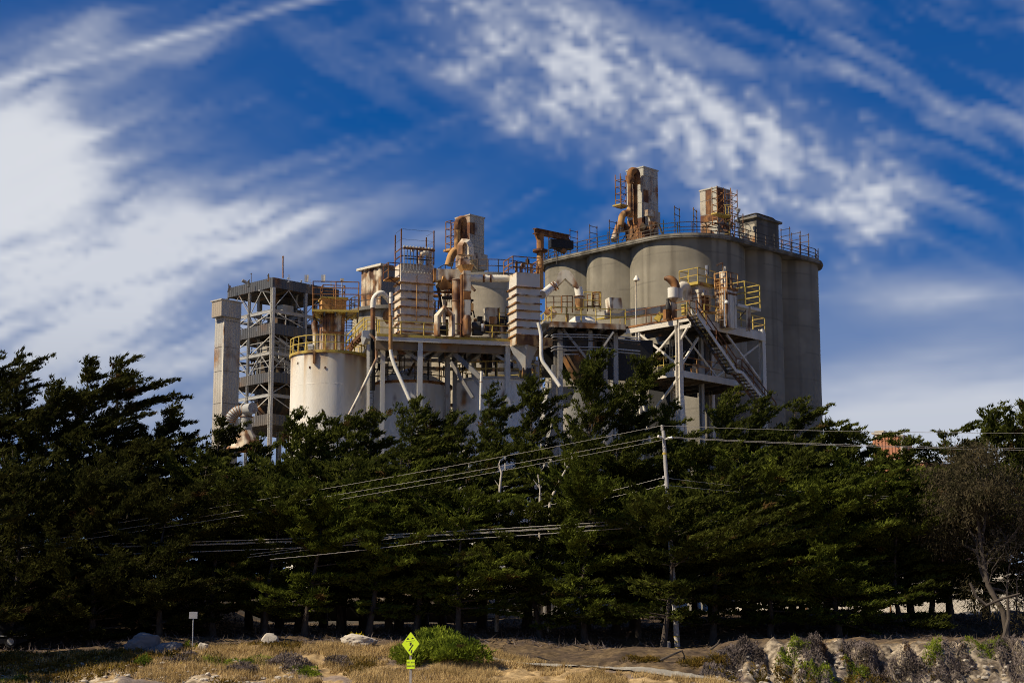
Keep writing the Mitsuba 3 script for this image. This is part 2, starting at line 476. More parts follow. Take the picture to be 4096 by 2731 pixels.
def clad_tower(t, fr, La, Lb, hs, na, nb, skin, core, gap=.02, proud=.04, rust_cells=(), joint='mat_shaft'):
    """Box of separate sheet panels; hs: heights from the top down; a dark core shows in the joints."""
    part(t, 'frame', M().box(fr, proud, La - proud, proud, Lb - proud, hs[-1], hs[0] - proud), joint)
    for k, (h1, h0) in enumerate(zip(hs, hs[1:])):
        for j in range(na):
            a0, a1 = La * j / na, La * (j + 1) / na
            part(t, 'panel', M().box(fr, a0 + gap * .4, a1 - gap * .4, 0, proud, h0 + gap * 1.6, h1 - gap), core if ('a', k, j) in rust_cells else skin)
        for j in range(nb):
            b0, b1 = Lb * j / nb, Lb * (j + 1) / nb
            part(t, 'panel', M().box(fr, 0, proud, b0 + gap * .4 + proud * (j == 0), b1 - gap * .4, h0 + gap * 1.6, h1 - gap), core if ('b', k, j) in rust_cells else skin)
    part(t, 'roof', M().box(fr, -.06, La + .06, -.06, Lb + .06, hs[0] - .02, hs[0] + .1), skin)


# elevator heads on the silos
def caged_ladder(t, fr, a, b, h0, h1, w=.7, dirn=None, mat_='mat_rust'):
    m = M()
    d = fr.u if dirn is None else dirn
    for k in (0, w):
        for q in (0, .6):
            m.bar(fr(a, b, h0) + d * k + (-fr.v) * q * 0 + unit(fr.v) * q, fr(a, b, h1) + d * k + unit(fr.v) * q, .06)
    for hh in np.arange(h0, h1 + .01, .62):
        for q in (0, .6):
            m.bar(fr(a, b, hh) + unit(fr.v) * q, fr(a, b, hh) + d * w + unit(fr.v) * q, .05)
        m.bar(fr(a, b, hh), fr(a, b, hh) + unit(fr.v) * .6, .05)
        m.bar(fr(a, b, hh) + d * w, fr(a, b, hh) + d * w + unit(fr.v) * .6, .05)
        if hh + .62 <= h1 + .01:
            m.bar(fr(a, b, hh), fr(a, b, hh + .62) + d * w, .035)
    part(t, 'ladder_cage', m, mat_)


fr = Fr(2573, 669, 163, 45)
La, Lb, hb = fr.a(2631), fr.b(2506), ztop + .3 - fr.o[2]
t = thing('elevator_head', 'tall pale panelled elevator head with thick rusty pipes, standing on the silo block', 'elevator head')
clad_tower(t, fr, La, Lb, [0, fr.h(702), fr.h(757), fr.h(808), fr.h(868), hb], 3, 2, 'mat_panel', 'mat_rust_dark', rust_cells={('a', 2, 0), ('b', 4, 0), ('a', 4, 0), ('a', 4, 1), ('b', 4, 1)})
pipe = lambda px, y0, y1, D, r, **k: M().tube([P(px, y0, D), P(px, y1, D)], r, 12)
D = 162.2
part(t, 'rust_pipe', M().tube(bend([P(2522, 868, D), P(2521, 742, D), P(2520, 700, D)], .3), [.22] * 7, 12), 'mat_rust_orange', 40)
part(t, 'rust_hopper', M().lathe(P(2521, 720, D), [(.22, z_of(0, D, 738)), (.36, z_of(0, D, 726)), (.36, z_of(0, D, 705))], 14), 'mat_rust_orange', 30)
part(t, 'top_elbow', M().tube(bend([P(2521, 706, D), P(2524, 684, D), P(2546, 684, D + .6), P(2549, 735, D + .6)], .5, 7), .33, 12), 'mat_rust', 40)
part(t, 'rust_pipe', M().tube([P(2541, 735, D + .5), P(2541, 900, D + .5)], .22, 12), 'mat_rust', 40)
part(t, 'rust_pipe', M().tube(bend([P(2521, 838, D), P(2514, 850, D - .2), P(2488, 858, D - .6), P(2482, 905, D - .8)], .7, 8), .3, 12), 'mat_rust_orange', 40)
part(t, 'fan_box', M().box(Fr(2486, 895, 161.6, 45), 0, .9, 0, .6, -.55, .1), 'mat_white_rusty')
part(t, 'chute', M().tube([P(2474, 905, 161.6), P(2455, 962, 161)], .3, 10), 'mat_white_rusty', 40)
part(t, 'rust_pipe', M().tube([P(2512, 905, 161.6), P(2511, 960, 161.6)], .14, 10), 'mat_rust_orange', 40)
part(t, 'side_box', M().box(Fr(2592, 838, 161.8, 45), 0, 1.0, 0, .4, -.55, 0), 'mat_white_rusty')
b2 = Fr(2604, 840, 162.2, 45)
part(t, 'drive_box', M().box(b2, .1, 1.25, 0, .8, -1.25, 0), 'mat_panel')
part(t, 'drive_hopper', M().tube([P(2615, 890, 162.5), P(2606, 930, 162.5)], [.5, .22], 8), 'mat_white_rusty')
part(t, 'drive_leg', M().bar(P(2633, 895, 162), P(2652, 940, 161.5), .14), 'mat_dark_steel')
part(t, 'motor', M().tube([P(2560, 905, 161.6), P(2580, 915, 161.6)], .36, 12), 'mat_dark_steel', 40)
m = M()
for px in (2500, 2530, 2550, 2572, 2598):
    m.bar(P(px, 890, 162), P(px + 6, 965, 161.4), .1)
    m.bar(P(px - 12, 965, 161.4), P(px + 22, 905, 162), .06)
part(t, 'support_leg', m, 'mat_rust_dark')
fl = Fr(2481, 695, 163, 45)
caged_ladder(t, fl, 0, 0, fl.h(825), 0, .75)
part(t, 'ladder_platform', M().box(fl, -.1, 1.0, -.1, .9, fl.h(820), fl.h(815)), 'mat_yellow')

fr = Fr(2867, 750, 166, 45)
La, Lb, hb = fr.a(2920), fr.b(2799), ztop + .25 - fr.o[2]
t = thing('elevator_head', 'shorter elevator head with missing rusted panels and yellow ladder beside it, on the silos', 'elevator head')
clad_tower(t, fr, La, Lb, [0, fr.h(793), fr.h(850), fr.h(880), hb], 2, 3, 'mat_panel', 'mat_rust_dark', rust_cells={('b', 0, 1), ('b', 1, 1), ('b', 2, 1), ('b', 2, 0), ('b', 2, 2), ('a', 0, 0), ('a', 1, 0), ('a', 2, 1)})
fl = Fr(2868, 748, 165.2, 45)
caged_ladder(t, fl, 0, 0, fl.h(895), .1, .95)
fl = Fr(2922, 752, 165.2, 45)
caged_ladder(t, fl, 0, 0, fl.h(905), 0, .95)
m = M()
fl = Fr(2905, 822, 164.5, 45)
ladder(m, fl(.1, 0, fl.h(945)), fl(.1, 0, 0), .5, fl.u)
for hh in np.arange(fl.h(940), .05, .9):
    m.tube(arc(fl(.1, -.0, hh), .42, fl.u, -fl.v, 0, 180, 7), .03, 5)
part(t, 'yellow_ladder', m, 'mat_yellow')
part(t, 'landing', M().box(fl, -1.6, .4, -.2, .5, fl.h(868), fl.h(862)), 'mat_yellow')
m = M()
for k in range(26):
    x, y = rnd.uniform(2808, 2935), rnd.uniform(880, 948)
    m.bar(P(x, y, 164), P(x + rnd.uniform(-28, 28), y + rnd.uniform(-16, 20), 164.4), rnd.choice([.06, .09, .16]))
part(t, 'pipework', m, 'mat_rust_dark', kind='stuff')
part(t, 'junction_box', M().para(P(2868, 945, 163.4), [.7, .2, 0], [-.2, .5, 0], [0, 0, .45]), 'mat_panel')
part(t, 'floodlight', M().lathe(P(2952, 838, 164), [(.12, P(0, 852, 164)[2]), (.25, P(0, 838, 164)[2]), (.05, P(0, 832, 164)[2])], 10), 'mat_galv')
part(t, 'floodlight_post', M().tube([P(2953, 945, 164), P(2952, 845, 164)], .05, 6), 'mat_dark_steel')

fr = Fr(3025, 872, 164.5, 45)
La, Lb, hb = fr.a(3114), fr.b(2956), ztop - .02 - fr.o[2]
t = thing('penthouse', 'concrete penthouse box with flat overhanging roof on the right half of the silo roof', 'penthouse')
part(t, 'wall', M().box(fr, 0, La, 0, Lb, hb, 0), 'mat_concrete_grey')
part(t, 'roof', M().box(fr, -.25, La + .25, -.25, Lb + .25, .003, .2), 'mat_concrete_grey')
part(t, 'roof_pipe', M().tube(bend([fr(-.1, Lb, .3), fr(.0, 0, .42), fr(La * .8, .1, .42), fr(La, .1, .1)], .4), .09, 8), 'mat_dark_steel', 40)
part(t, 'whitewash_patch', M().box(fr, -.012, -.004, .2, Lb * .85, hb + .2, -.5), 'mat_panel')

# swing hoist left of the silo rim
t = thing('jib_hoist', 'rusty jib crane post with an I-beam arm and hanging hoist, left of the silo rim', 'jib crane')
D = 150
top, bot = P(2161, 950, D), P(2161, 1075, D)
part(t, 'post', M().tube([bot, P(2161, 1000, D)], .28, 14), 'mat_rust_orange', 40)
part(t, 'upper_post', M().tube([P(2161, 1000, D), P(2161, 935, D)], .3, 14), 'mat_rust', 40)
part(t, 'flange', M().lathe(P(2161, 1003, D), [(.28, P(0, 1011, D)[2]), (.62, P(0, 1008, D)[2]), (.62, P(0, 1000, D)[2]), (.28, P(0, 996, D)[2])], 14), 'mat_rust_dark')
a, b = P(2138, 928, D - .5), P(2274, 956, D + 3.2)
m = M()
m.bar(a + Z * .28, b + Z * .28, .4, .08)
m.bar(a - Z * .12, b - Z * .12, .4, .08)
m.bar(a + Z * .08, b + Z * .08, .1, .34)
part(t, 'arm', m, 'mat_rust_dark')
part(t, 'gusset', M().para(P(2146, 960, D), [.45, 0, 0], [0, .1, 0], [-.2, 0, .55]), 'mat_rust')
h = P(2245, 968, D + 2.2)
part(t, 'hoist', M().box(Fr(2240, 985, D + 2.2, 20), -.9, 1.1, -.3, .4, -.2, .5), 'mat_black')
part(t, 'hoist_drum', M().tube([h + [-.9, 0, -.1], h + [.4, .3, -.7]], .36, 10), 'mat_dark_steel', 40)
part(t, 'hook_chain', M().tube([h + [-.2, 0, -.6], h + [-.4, 0, -1.9]], .04, 5), 'mat_dark_steel')

# silos behind the filter houses
def back_silo(px, py, D, rpx, label):
    c = P(px, py, D)
    r = rpx / FOC * depth(c)
    t = thing('storage_silo', label, 'silo', 'round silos behind the filter platform')
    zt = z_of(c[0], D - r, py)
    part(t, 'shell', M().lathe(c, [(r, YARD - 1)] + [(r, z) for z in np.linspace(YARD, zt - .3, 4)], 72), 'mat_concrete_tan', True)
    part(t, 'roof_slab', M().lathe(c, [(0.01, zt - .3), (r + .45, zt - .3), (r + .45, zt), (.01, zt)], 72), 'mat_concrete_grey')
    m = M()
    railing(m, [np.array([c[0] + (r + .3) * math.cos(q), c[1] + (r + .3) * math.sin(q), zt]) for q in np.linspace(0, 2 * math.pi, 33)[:-1]], step=2, closed=True)
    part(t, 'handrail', m, 'mat_dark_steel')
    return t, c, r, zt


tB, cB, rB, zB = back_silo(1955, 1092, 152, 190, 'sunlit tan concrete silo between the two filter houses')
tA, cA, rA, zA = back_silo(1570, 1222, 160, 158, 'round concrete silo under the rust-streaked sheet metal house')
back_silo(1790, 1250, 172, 150, 'pale silo in the gap between tower duct and left filter house')
fr = Fr(1526, 1065, 158, 45)
La, Lb, hb = fr.a(1640), fr.b(1446), zA + .02 - fr.o[2]
t = thing('sheet_metal_house', 'sheet metal house with rust-streaked sunlit side and overhanging white roof edge', 'shed')
part(t, 'wall', M().corr(fr(0, Lb, hb), -fr.v * Lb, -Z * hb, .62, .07), 'mat_rust_sheet')
part(t, 'wall', M().corr(fr(0, 0, hb), fr.u * La, -Z * hb, .5, .06), 'mat_grey_sheet')
part(t, 'inner_wall', M().box(fr, .1, La, .1, Lb, hb, 0), 'mat_grey_sheet')
part(t, 'roof', M().box(fr, -.3, La + .2, -.25, Lb + .35, .002, .2), 'mat_white')

# elevator head on the middle silo, with fan and ducts
fr = Fr(1880, 861, 151, 45)
La, Lb, hb = fr.a(1937), fr.b(1823), zB - fr.o[2]
t = thing('elevator_head', 'grey panelled elevator head with fan, on the tan silo between the filter houses', 'elevator head')
clad_tower(t, fr, La, Lb, [0, fr.h(888), fr.h(935), fr.h(984), hb + .1], 3, 2, 'mat_panel', 'mat_rust_dark', rust_cells={('a', 1, 0), ('b', 1, 0), ('b', 2, 0)})
D = 149.6
part(t, 'rust_pipe', M().tube([P(1829, 905, D), P(1829, 1010, D)], .26, 12), 'mat_rust_orange', 40)
part(t, 'top_elbow', M().tube(bend([P(1829, 920, D), P(1831, 884, D), P(1853, 874, D + .4), P(1855, 970, D + .4)], .5, 6), .3, 12), 'mat_rust', 40)
part(t, 'rust_pipe', M().tube(bend([P(1824, 1000, D), P(1806, 1020, D), P(1795, 1062, D)], .6, 6), .34, 12), 'mat_rust_orange', 40)
fl = Fr(1803, 883, 150.5, 45)
caged_ladder(t, fl, 0, 0, fl.h(1000), 0, .62)
part(t, 'ladder_platform', M().box(fl, 0, .9, -.1, .9, fl.h(1000), fl.h(992)), 'mat_rust_orange')
fb = Fr(1850, 972, 147, 17)
part(t, 'fan_elbow', M().tube([P(1846, 1020, 128.2), P(1847, 985, 128.2), P(1856, 972, 128.2), P(1868, 974, 128.2), P(1876, 992, 128.2), P(1877, 1022, 128.2)], .33, 4), 'mat_white_rusty')
part(t, 'fan_housing', M().box(Fr(1842, 1034, 128, 17), 0, .66, 0, .6, -.62, 0), 'mat_white_rusty')
part(t, 'fan_cone', M().tube([P(1862, 1064, 128.2), P(1864, 1090, 128.2)], [.62, .36], 10), 'mat_rust_orange')
part(t, 'fan_box', M().box(Fr(1888, 1015, 128.4, 30), 0, .3, 0, .45, -.4, .0), 'mat_panel')
part(t, 'lower_casing', M().box(Fr(1905, 1010, 150, 45), 0, 1.3, 0, .8, -1.3, 0), 'mat_panel')
part(t, 'lower_chute', M().tube([P(1898, 1040, 148.5), P(1912, 1075, 148.5)], [.45, .15], 8), 'mat_panel')

# open steel tower at the left
fr = Fr(1093, 1109, 158, 45)
La, Lb = fr.a(1356), fr.b(911)
b1, a1 = fr.b(999), fr.a(1223)
hz = fr.h
t = thing('steel_tower', 'open steel tower with dark clad bands and cross bracing, left end of the plant', 'tower')
hbot = YARD - 1 - fr.o[2]
for (a, b, s) in ((0, 0, .3), (0, b1, .2), (0, Lb, .2), (a1, 0, .24), (La, 0, .24), (La, Lb, .3), (a1, Lb, .3), (La, b1, .3), (a1, b1, .34)):
    part(t, 'column', M().hsec(fr(a + .1, b + .1, hbot), fr(a + .1, b + .1, hz(1148)), s, s, fr.u), 'mat_steel_grey' if a or b else 'mat_steel_white')
bands = [(0, hz(1148)), (hz(1290), hz(1333)), (hz(1486), hz(1525)), (hz(1653), hz(1696))]
for k, (h1, h0) in enumerate(bands):
    n = 3
    for j in range(n):
        part(t, 'cladding', M().corr(fr(0, Lb * (j + 1) / n, h0), -fr.v * (Lb / n - .02), Z * (h1 - h0), .3, .04), 'mat_cladding')
        part(t, 'cladding', M().corr(fr(La * j / n, 0, h0), fr.u * (La / n - .02), Z * (h1 - h0), .3, .04), 'mat_cladding')
    part(t, 'floor', M().box(fr, .06, La, .06, Lb, h0 + .05, h0 + .2), 'mat_dark_steel')
    part(t, 'rear_cladding', M().box(fr, La - .05, La, 0, Lb, h0, h1).box(fr, 0, La, Lb - .05, Lb, h0, h1), 'mat_cladding')
part(t, 'roof', M().box(fr, .0, La, .0, Lb, -.15, -.02), 'mat_cladding')
mids = [hz(1240), hz(1408), hz(1577)]
for h in mids:
    for (p, q) in ((fr(.1, 0, h), fr(.1, Lb, h)), (fr(0, .1, h), fr(La, .1, h)), (fr(La, 0, h), fr(La, Lb, h)), (fr(a1, 0, h), fr(a1, Lb, h)), (fr(0, b1, h), fr(La, b1, h)), (fr(0, Lb, h), fr(La, Lb, h))):
        part(t, 'beam', M().hsec(p, q, .1, .28, np.cross(unit(q - p), Z)), 'mat_steel_grey')
levels = [bands[0][1], mids[0], bands[1][0], bands[1][1], mids[1], bands[2][0], bands[2][1], mids[2], bands[3][0]]
for k, (h1, h0) in enumerate(zip(levels, levels[1:])):
    if k in (2, 5):
        continue
    for (p, q) in ((fr(.1, 0, 0), fr(.1, b1, 0)), (fr(.1, b1, 0), fr(.1, Lb, 0)), (fr(0, .1, 0), fr(a1, .1, 0)), (fr(a1, .1, 0), fr(La, .1, 0)), (fr(a1, Lb, 0), fr(La, Lb, 0)), (fr(0, Lb, 0), fr(a1, Lb, 0))):
        if k % 2 == 0:
            part(t, 'brace', M().bar(p + Z * h0, (p + q) / 2 + Z * h1, .06), 'mat_steel_grey')
            part(t, 'brace', M().bar(q + Z * h0, (p + q) / 2 + Z * h1, .06), 'mat_steel_grey')
        else:
            part(t, 'brace', M().bar(p + Z * h1, q + Z * h0, .06), 'mat_steel_white')
for h in (bands[1][0], bands[2][0], mids[1]):
    m = M()
    railing(m, [fr(.2, Lb, h), fr(.2, .2, h), fr(La, .2, h)], step=1.5)
    part(t, 'handrail', m, 'mat_steel_grey')
part(t, 'vessel', M().lathe(fr(3.5, 3.2, 0), [(1.9, fr.o[2] + hz(1500)), (1.9, fr.o[2] + hz(1350)), (.9, fr.o[2] + hz(1270)), (.9, fr.o[2] + hz(1150))], 20), 'mat_dark_steel', 40)
part(t, 'vessel', M().lathe(fr(6.0, 2.6, 0), [(.5, fr.o[2] + hz(1480)), (1.6, fr.o[2] + hz(1440)), (1.6, fr.o[2] + hz(1340))], 20), 'mat_steel_grey', 40)
part(t, 'vessel', M().lathe(fr(3.2, 3.2, 0), [(.6, fr.o[2] + hz(1680)), (2.0, fr.o[2] + hz(1600)), (2.0, fr.o[2] + hz(1530))], 20), 'mat_dark_steel', 40)
part(t, 'duct', M().tube(bend([fr(5, 1.5, hz(1640)), fr(5, 1.5, hz(1540)), fr(2.2, 2.5, hz(1420)), fr(2.2, 2.5, hz(1340))], 1), .5, 10), 'mat_steel_grey', 40)
for k in range(34):
    a, b, h = rnd.uniform(.5, La - .5), rnd.uniform(.5, Lb - .6), rnd.choice([bands[1][0], bands[2][0], mids[0], mids[1], mids[2]])
    part(t, 'equipment_box', M().box(fr, a, a + rnd.uniform(.4, 1.2), b, b + rnd.uniform(.4, 1), h, h + rnd.uniform(.5, 1.5)), rnd.choice(['mat_dark_steel', 'mat_dark_steel', 'mat_dark_strut', 'mat_steel_grey', 'mat_panel']))
for k in range(26):
    a, b, h = rnd.uniform(.4, La - .4), rnd.uniform(.3, Lb - .4), rnd.choice(levels[1:])
    q = [fr(a, b, h), fr(a, b, h + rnd.uniform(1, 3.2)), fr(a + rnd.uniform(-1.5, 1.5), b + rnd.uniform(-1, 1), h + rnd.uniform(2.5, 4))]
    part(t, 'pipe', M().tube(q, rnd.choice([.05, .08, .15]), 6), rnd.choice(['mat_dark_strut', 'mat_dark_steel', 'mat_steel_grey', 'mat_rust_dark']), 40)
stm = M()
for (h0, h1, a0, a2) in ((bands[1][1] - 1.5, bands[1][1] - .3, 3.6, 1.2), (mids[1] - 1.6, mids[1] - .2, 3.8, 1.2), (bands[2][0] + .2, mids[1] - .2, 2.2, 4.4)):
    stm.bar(fr(a0, .5, h0), fr(a2, .5, h1), .1, .3).bar(fr(a0, 1.2, h0), fr(a2, 1.2, h1), .1, .3)
    railing(stm, [fr(a0, .5, h0), fr(a2, .5, h1)], step=1)
part(t, 'stair', stm, 'mat_steel_grey')
for px, y0, y1, r, mm, lab in ((1132, 1112, 1024, .07, 'mat_rust', 'tall rusty mast on the roof of the steel tower'), (1005, 1140, 1092, .03, 'mat_dark_steel', 'thin whip aerial left of centre on the steel tower roof'), (920, 1160, 1142, .05, 'mat_rust', 'short stub post at the left end of the steel tower roof'),
                           (1072, 1125, 1098, .03, 'mat_dark_steel', 'thin aerial just left of the tower roof corner'), (994, 1150, 1122, .05, 'mat_dark_steel', 'short bracketed aerial on the left roof edge of the steel tower'), (1152, 1118, 1110, .06, 'mat_galv', 'stubby vent beside the rusty mast')):
    k = thing('aerial_mast', lab, 'aerial')
    D = 158.5 + (abs(px - 1093) * .02)
    part(k, 'rod', M().tube([P(px, y0, D), P(px, y1, D)], r, 6), mm)
    part(k, 'head', M().tube([P(px - 3, y1 + 4, D), P(px + 3, y1 + 4, D)], r * 1.2, 6), mm)
for px, lab in ((1226, 'pair of slim white panel antennas on the tower roof'), (1293, 'slim white panel antennas behind the brown handrail on the tower roof')):
    k = thing('panel_antenna', lab, 'antenna')
    part(k, 'panel', M().bar(P(px - 4, 1128, 159), P(px - 4, 1100, 159), .16), 'mat_galv')
    part(k, 'panel', M().bar(P(px + 4, 1128, 159), P(px + 5, 1100, 159), .16), 'mat_white')
    part(k, 'mount', M().bar(P(px - 4, 1118, 159), P(px + 4, 1118, 159), .08), 'mat_dark_steel')
for px, py, wh in ((1075, 1118, 'nearest the corner on the left face'), (1156, 1122, 'first on the right face'), (1240, 1140, 'second on the right face'), (915, 1160, 'at the far left end'), (997, 1142, 'in the middle of the left face'), (1324, 1150, 'at the far right end')):
    k = thing('roof_bracket', f'small steel bracket on the tower roof fascia, {wh}', 'bracket', 'brackets on the tower roof fascia')
    D = 157.4 + (1093 - px) * .022 if px < 1093 else 157.6 + (px - 1093) * .022
    part(k, 'upright', M().bar(P(px, py + 6, D), P(px, py - 24, D), .07), 'mat_galv' if px > 1093 else 'mat_dark_steel')
    part(k, 'arm', M().bar(P(px, py + 6, D), P(px - 7, py + 6, D), .07).bar(P(px, py - 8, D), P(px + 6, py - 8, D), .06), 'mat_galv' if px > 1093 else 'mat_dark_steel')

# clad shaft left of it
fr = Fr(897, 1262, 154.5, 45)
La, Lb, hb = fr.a(963), fr.b(861), YARD - 1 - fr.o[2]
t = thing('clad_shaft', 'tall beige corrugated lift shaft with a wider rusty head, far left of the plant', 'shaft')
cuts = [hb, fr.h(1610), fr.h(1482), fr.h(1385), fr.h(1280), .2]
for h0, h1 in zip(cuts, cuts[1:]):
    part(t, 'cladding', M().corr(fr(0, Lb, h0 + .02), -fr.v * Lb, Z * (h1 - h0 - .04), .3, .022), 'mat_shaft')
    part(t, 'cladding', M().corr(fr(0, 0, h0 + .02), fr.u * La, Z * (h1 - h0 - .04), .3, .022), 'mat_shaft')
part(t, 'core', M().box(fr, .07, La, .07, Lb, hb, .1), 'mat_grey_sheet')
part(t, 'corner_trim', M().box(fr, -.04, .06, -.07, .06, hb, .1), 'mat_white')
fh = Fr(887, 1199, 154.0, 45)
Ha, Hb, hh = fh.a(966), fh.b(848), fh.h(1262)
part(t, 'head_cladding', M().corr(fh(0, Hb, hh), -fh.v * Hb, -Z * hh, .3, .02), 'mat_shaft_rust')
part(t, 'head_cladding', M().corr(fh(0, 0, hh), fh.u * Ha, -Z * hh, .3, .02), 'mat_shaft')
part(t, 'head_core', M().box(fh, .05, Ha, .05, Hb, hh, -.02), 'mat_grey_sheet')
part(t, 'head_roof', M().box(fh, -.1, Ha + .08, -.1, Hb + .08, .0, .1), 'mat_shaft')

# big elbow duct low at the left
D = 146
t = thing('elbow_duct', 'big grey segmented elbow duct with rusty ring seams, at the foot of the steel tower', 'duct')
pts = [P(918, 1760, D)] + [P(918, 1700, D)] + arc(P(968, 1690, D), .97, [-1, 0, 0], Z, 0, 90, 9) + [P(1000, 1640, D)]
part(t, 'elbow', M().tube(pts, .42, 14), 'mat_steel_grey', 30)
for q in pts[2:11:1]:
    tt = unit(q - P(968, 1690, D))
    part(t, 'seam_ring', M().tube(arc(q, .46, tt, [0, 1, 0], 0, 360, 15), .03, 4), 'mat_rust')
part(t, 'end_drum', M().tube([P(985, 1638, D - .3), P(1012, 1632, D - 1.0)], .46, 16), 'mat_steel_grey', 30)
part(t, 'down_pipe', M().tube([P(985, 1640, D), P(985, 1730, D)], .46, 14), 'mat_steel_grey', 30)
part(t, 'flange', M().tube(arc(P(985, 1668, D), .5, [1, 0, 0], [0, 1, 0], 0, 360, 17), .04, 5), 'mat_rust')
part(t, 'hopper', M().lathe(P(985, 1730, D), [(1.6, z_of(0, D, 1800)), (.5, z_of(0, D, 1722))], 16), 'mat_white_rusty')

# white storage tank with its handrail
def tank(name, px, py, D, rpx, label, mt, roof=None, curb=None, rail=None, seams=(), cat='tank'):
    c = P(px, py, D)
    r = rpx / FOC * depth(c)
    zt = z_of(c[0], D - r, py)
    t = thing(name, label, cat)
    part(t, 'shell', M().lathe(c, [(r, YARD - 1)] + [(r, z) for z in np.linspace(YARD, zt, 6)], 80), mt, True)
    if roof:
        part(t, 'roof', M().lathe(c, [(r, zt - .005), (r * .6, zt + roof * .55), (.3, zt + roof)], 64), 'mat_old_tank' if roof > .2 else mt, 30)
    if curb:
        part(t, 'curb', M().lathe(c, [(r + .01, zt - .13), (r + .12, zt - .13), (r + .12, zt + .05), (r - .1, zt + .05)], 80), curb)
    for s in seams:
        part(t, 'seam', M().lathe(c, [(r + .004, zt - s - .03), (r + .018, zt - s), (r + .004, zt - s + .03)], 80), mt, True)
    if rail:
        m = M()
        railing(m, [np.array([c[0] + (r + .06) * math.cos(q), c[1] + (r + .06) * math.sin(q), zt + .05]) for q in np.linspace(0, 2 * math.pi, 25)[:-1]], step=2, closed=True)
        part(t, 'handrail', m, rail)
    return t, c, r, zt


_c = P(1317, 1401, 131)
_r = 152 / FOC * depth(_c)
mat('mat_tank_runs', runs((.74, .71, .63), (_c[0], _c[1], _r), [z_of(_c[0], 131 - _r, 1401) - .1], 2.3, 1.5, .9), .45)
t1, k1, r1, zt1 = tank('storage_tank', 1317, 1401, 131, 152, 'clean white round tank with a yellow handrail and rust streaks', 'mat_tank_runs', .1, 'mat_yellow', 'mat_yellow', (2.3, 4.6))
for dx, hh in ((-.82, .75), (-.45, 1.15), (.0, 1.2)):
    q = np.array([k1[0] + dx * r1 * .9, k1[1] - r1 * math.sqrt(1 - (dx * .9) ** 2), zt1 - hh])
    part(t1, 'bracket', M().para(q - [.05, .06, .08], [.1, 0, 0], [0, .08, 0], [0, 0, .14]), 'mat_rust')
q = P(1257, 1408, 131 - r1 - .1)
part(t1, 'channel', M().para(P(1251, 1452, 131 - r1 - .12), [.16, 0, 0], [0, .2, 0], [0, 0, .85]), 'mat_rust_orange')
t2, k2, r2, zt2 = tank('storage_tank', 1640, 1521, 134, 163, 'old grey tank with a rusty cone roof, right of the white tank', 'mat_old_tank', 1.3, 'mat_rust', None, (.55,))
m = M()
railing(m, [np.array([k2[0] + r2 * .97 * math.cos(q), k2[1] + r2 * .97 * math.sin(q), zt2 + .02]) for q in np.linspace(0, 2 * math.pi, 19)[:-1]], step=2, closed=True, rails=(1.5, 1.0, .5), h=1.5)
part(t2, 'handrail', m, 'mat_dark_steel')
t3, k3, r3, zt3 = tank('storage_tank', 1990, 1507, 133, 170, 'pale blue-grey tank with flat top under the right filter house', 'mat_old_tank', .15, 'mat_steel_grey', 'mat_yellow', (.4,))
tank('storage_tank', 2300, 1545, 140, 150, 'dull grey tank mostly hidden by the tall pointed cypress', 'mat_steel_grey', .3, None, 'mat_steel_grey')
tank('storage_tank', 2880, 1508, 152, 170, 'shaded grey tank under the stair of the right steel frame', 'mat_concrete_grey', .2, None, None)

# dust filter standing on the white tank
fr = Fr(1290, 1396, 129.6, 14)
La, hT = fr.a(1378), fr.h(1251)
t = thing('dust_filter', 'rust-stained yellow dust filter tower with a railed platform, standing on the white tank', 'dust filter')
n = 6
for j in range(n):
    for (h0, h1) in ((0, fr.h(1330)), (fr.h(1326), hT)):
        part(t, 'panel', M().box(fr, La * j / n + .02, La * (j + 1) / n - .02, -.05 * (j % 2), .05, h0, h1), 'mat_white_rusty' if (j + (h0 > 1)) % 3 else 'mat_rust_orange')
part(t, 'casing', M().box(fr, 0, La, .05, 1.6, 0, hT), 'mat_white_rusty')
part(t, 'flange', M().box(fr, -.08, La + .08, -.08, .06, fr.h(1332), fr.h(1324)), 'mat_rust')
fp = Fr(1248, 1236, 129.0, 5)
Lp = fp.a(1436)
part(t, 'platform', M().box(fp, 0, Lp, 0, 2.6, -.16, .0), 'mat_yellow')
m = M()
for a in np.linspace(.1, Lp - .1, 5):
    m.box(fp, a - .05, a + .05, 0, 2.6, -.45, -.163)
part(t, 'platform_joist', m, 'mat_dark_steel')
part(t, 'upper_casing', M().box(fr, -.05, La * 1.08, .3, 1.5, hT + .1, fr.h(1190)), 'mat_rust_orange')
part(t, 'top_flange', M().box(fr, -.15, La * 1.15, .15, 1.6, fr.h(1190), fr.h(1183)), 'mat_yellow')
m = M()
railing(m, [fp(.04, 2.5, 0), fp(.04, .04, 0), fp(Lp - .04, .04, 0), fp(Lp - .04, 2.5, 0)], h=2.0, rails=(2.0, 1.55, 1.1, .7, .3), step=1.7, r=.03)
part(t, 'handrail', m, 'mat_rust')
m = M()
railing(m, [fr(.0, 1.4, fr.h(1185)), fr(.0, .3, fr.h(1185)), fr(La, .3, fr.h(1185)), fr(La, 1.4, fr.h(1185))], h=.9, rails=(.9, .45), step=1, r=.025)
part(t, 'upper_handrail', m, 'mat_rust')
for (p, q) in ((fp(.1, .2, -.2), fr(0, 0, 2.1)), (fp(.1, 1.8, -.2), fr(0, .8, 2.0)), (fp(Lp - .1, .2, -.2), fr(La, 0, 2.1)), (fp(Lp * .55, .1, -.2), fr(La * .55, -.05, 2.6))):
    part(t, 'strut', M().bar(p, q, .09), 'mat_yellow')
m = M()
ladder(m, fr(La + .35, .3, .0), fr(La + .35, .3, fr.h(1275)), .4, fr.u)
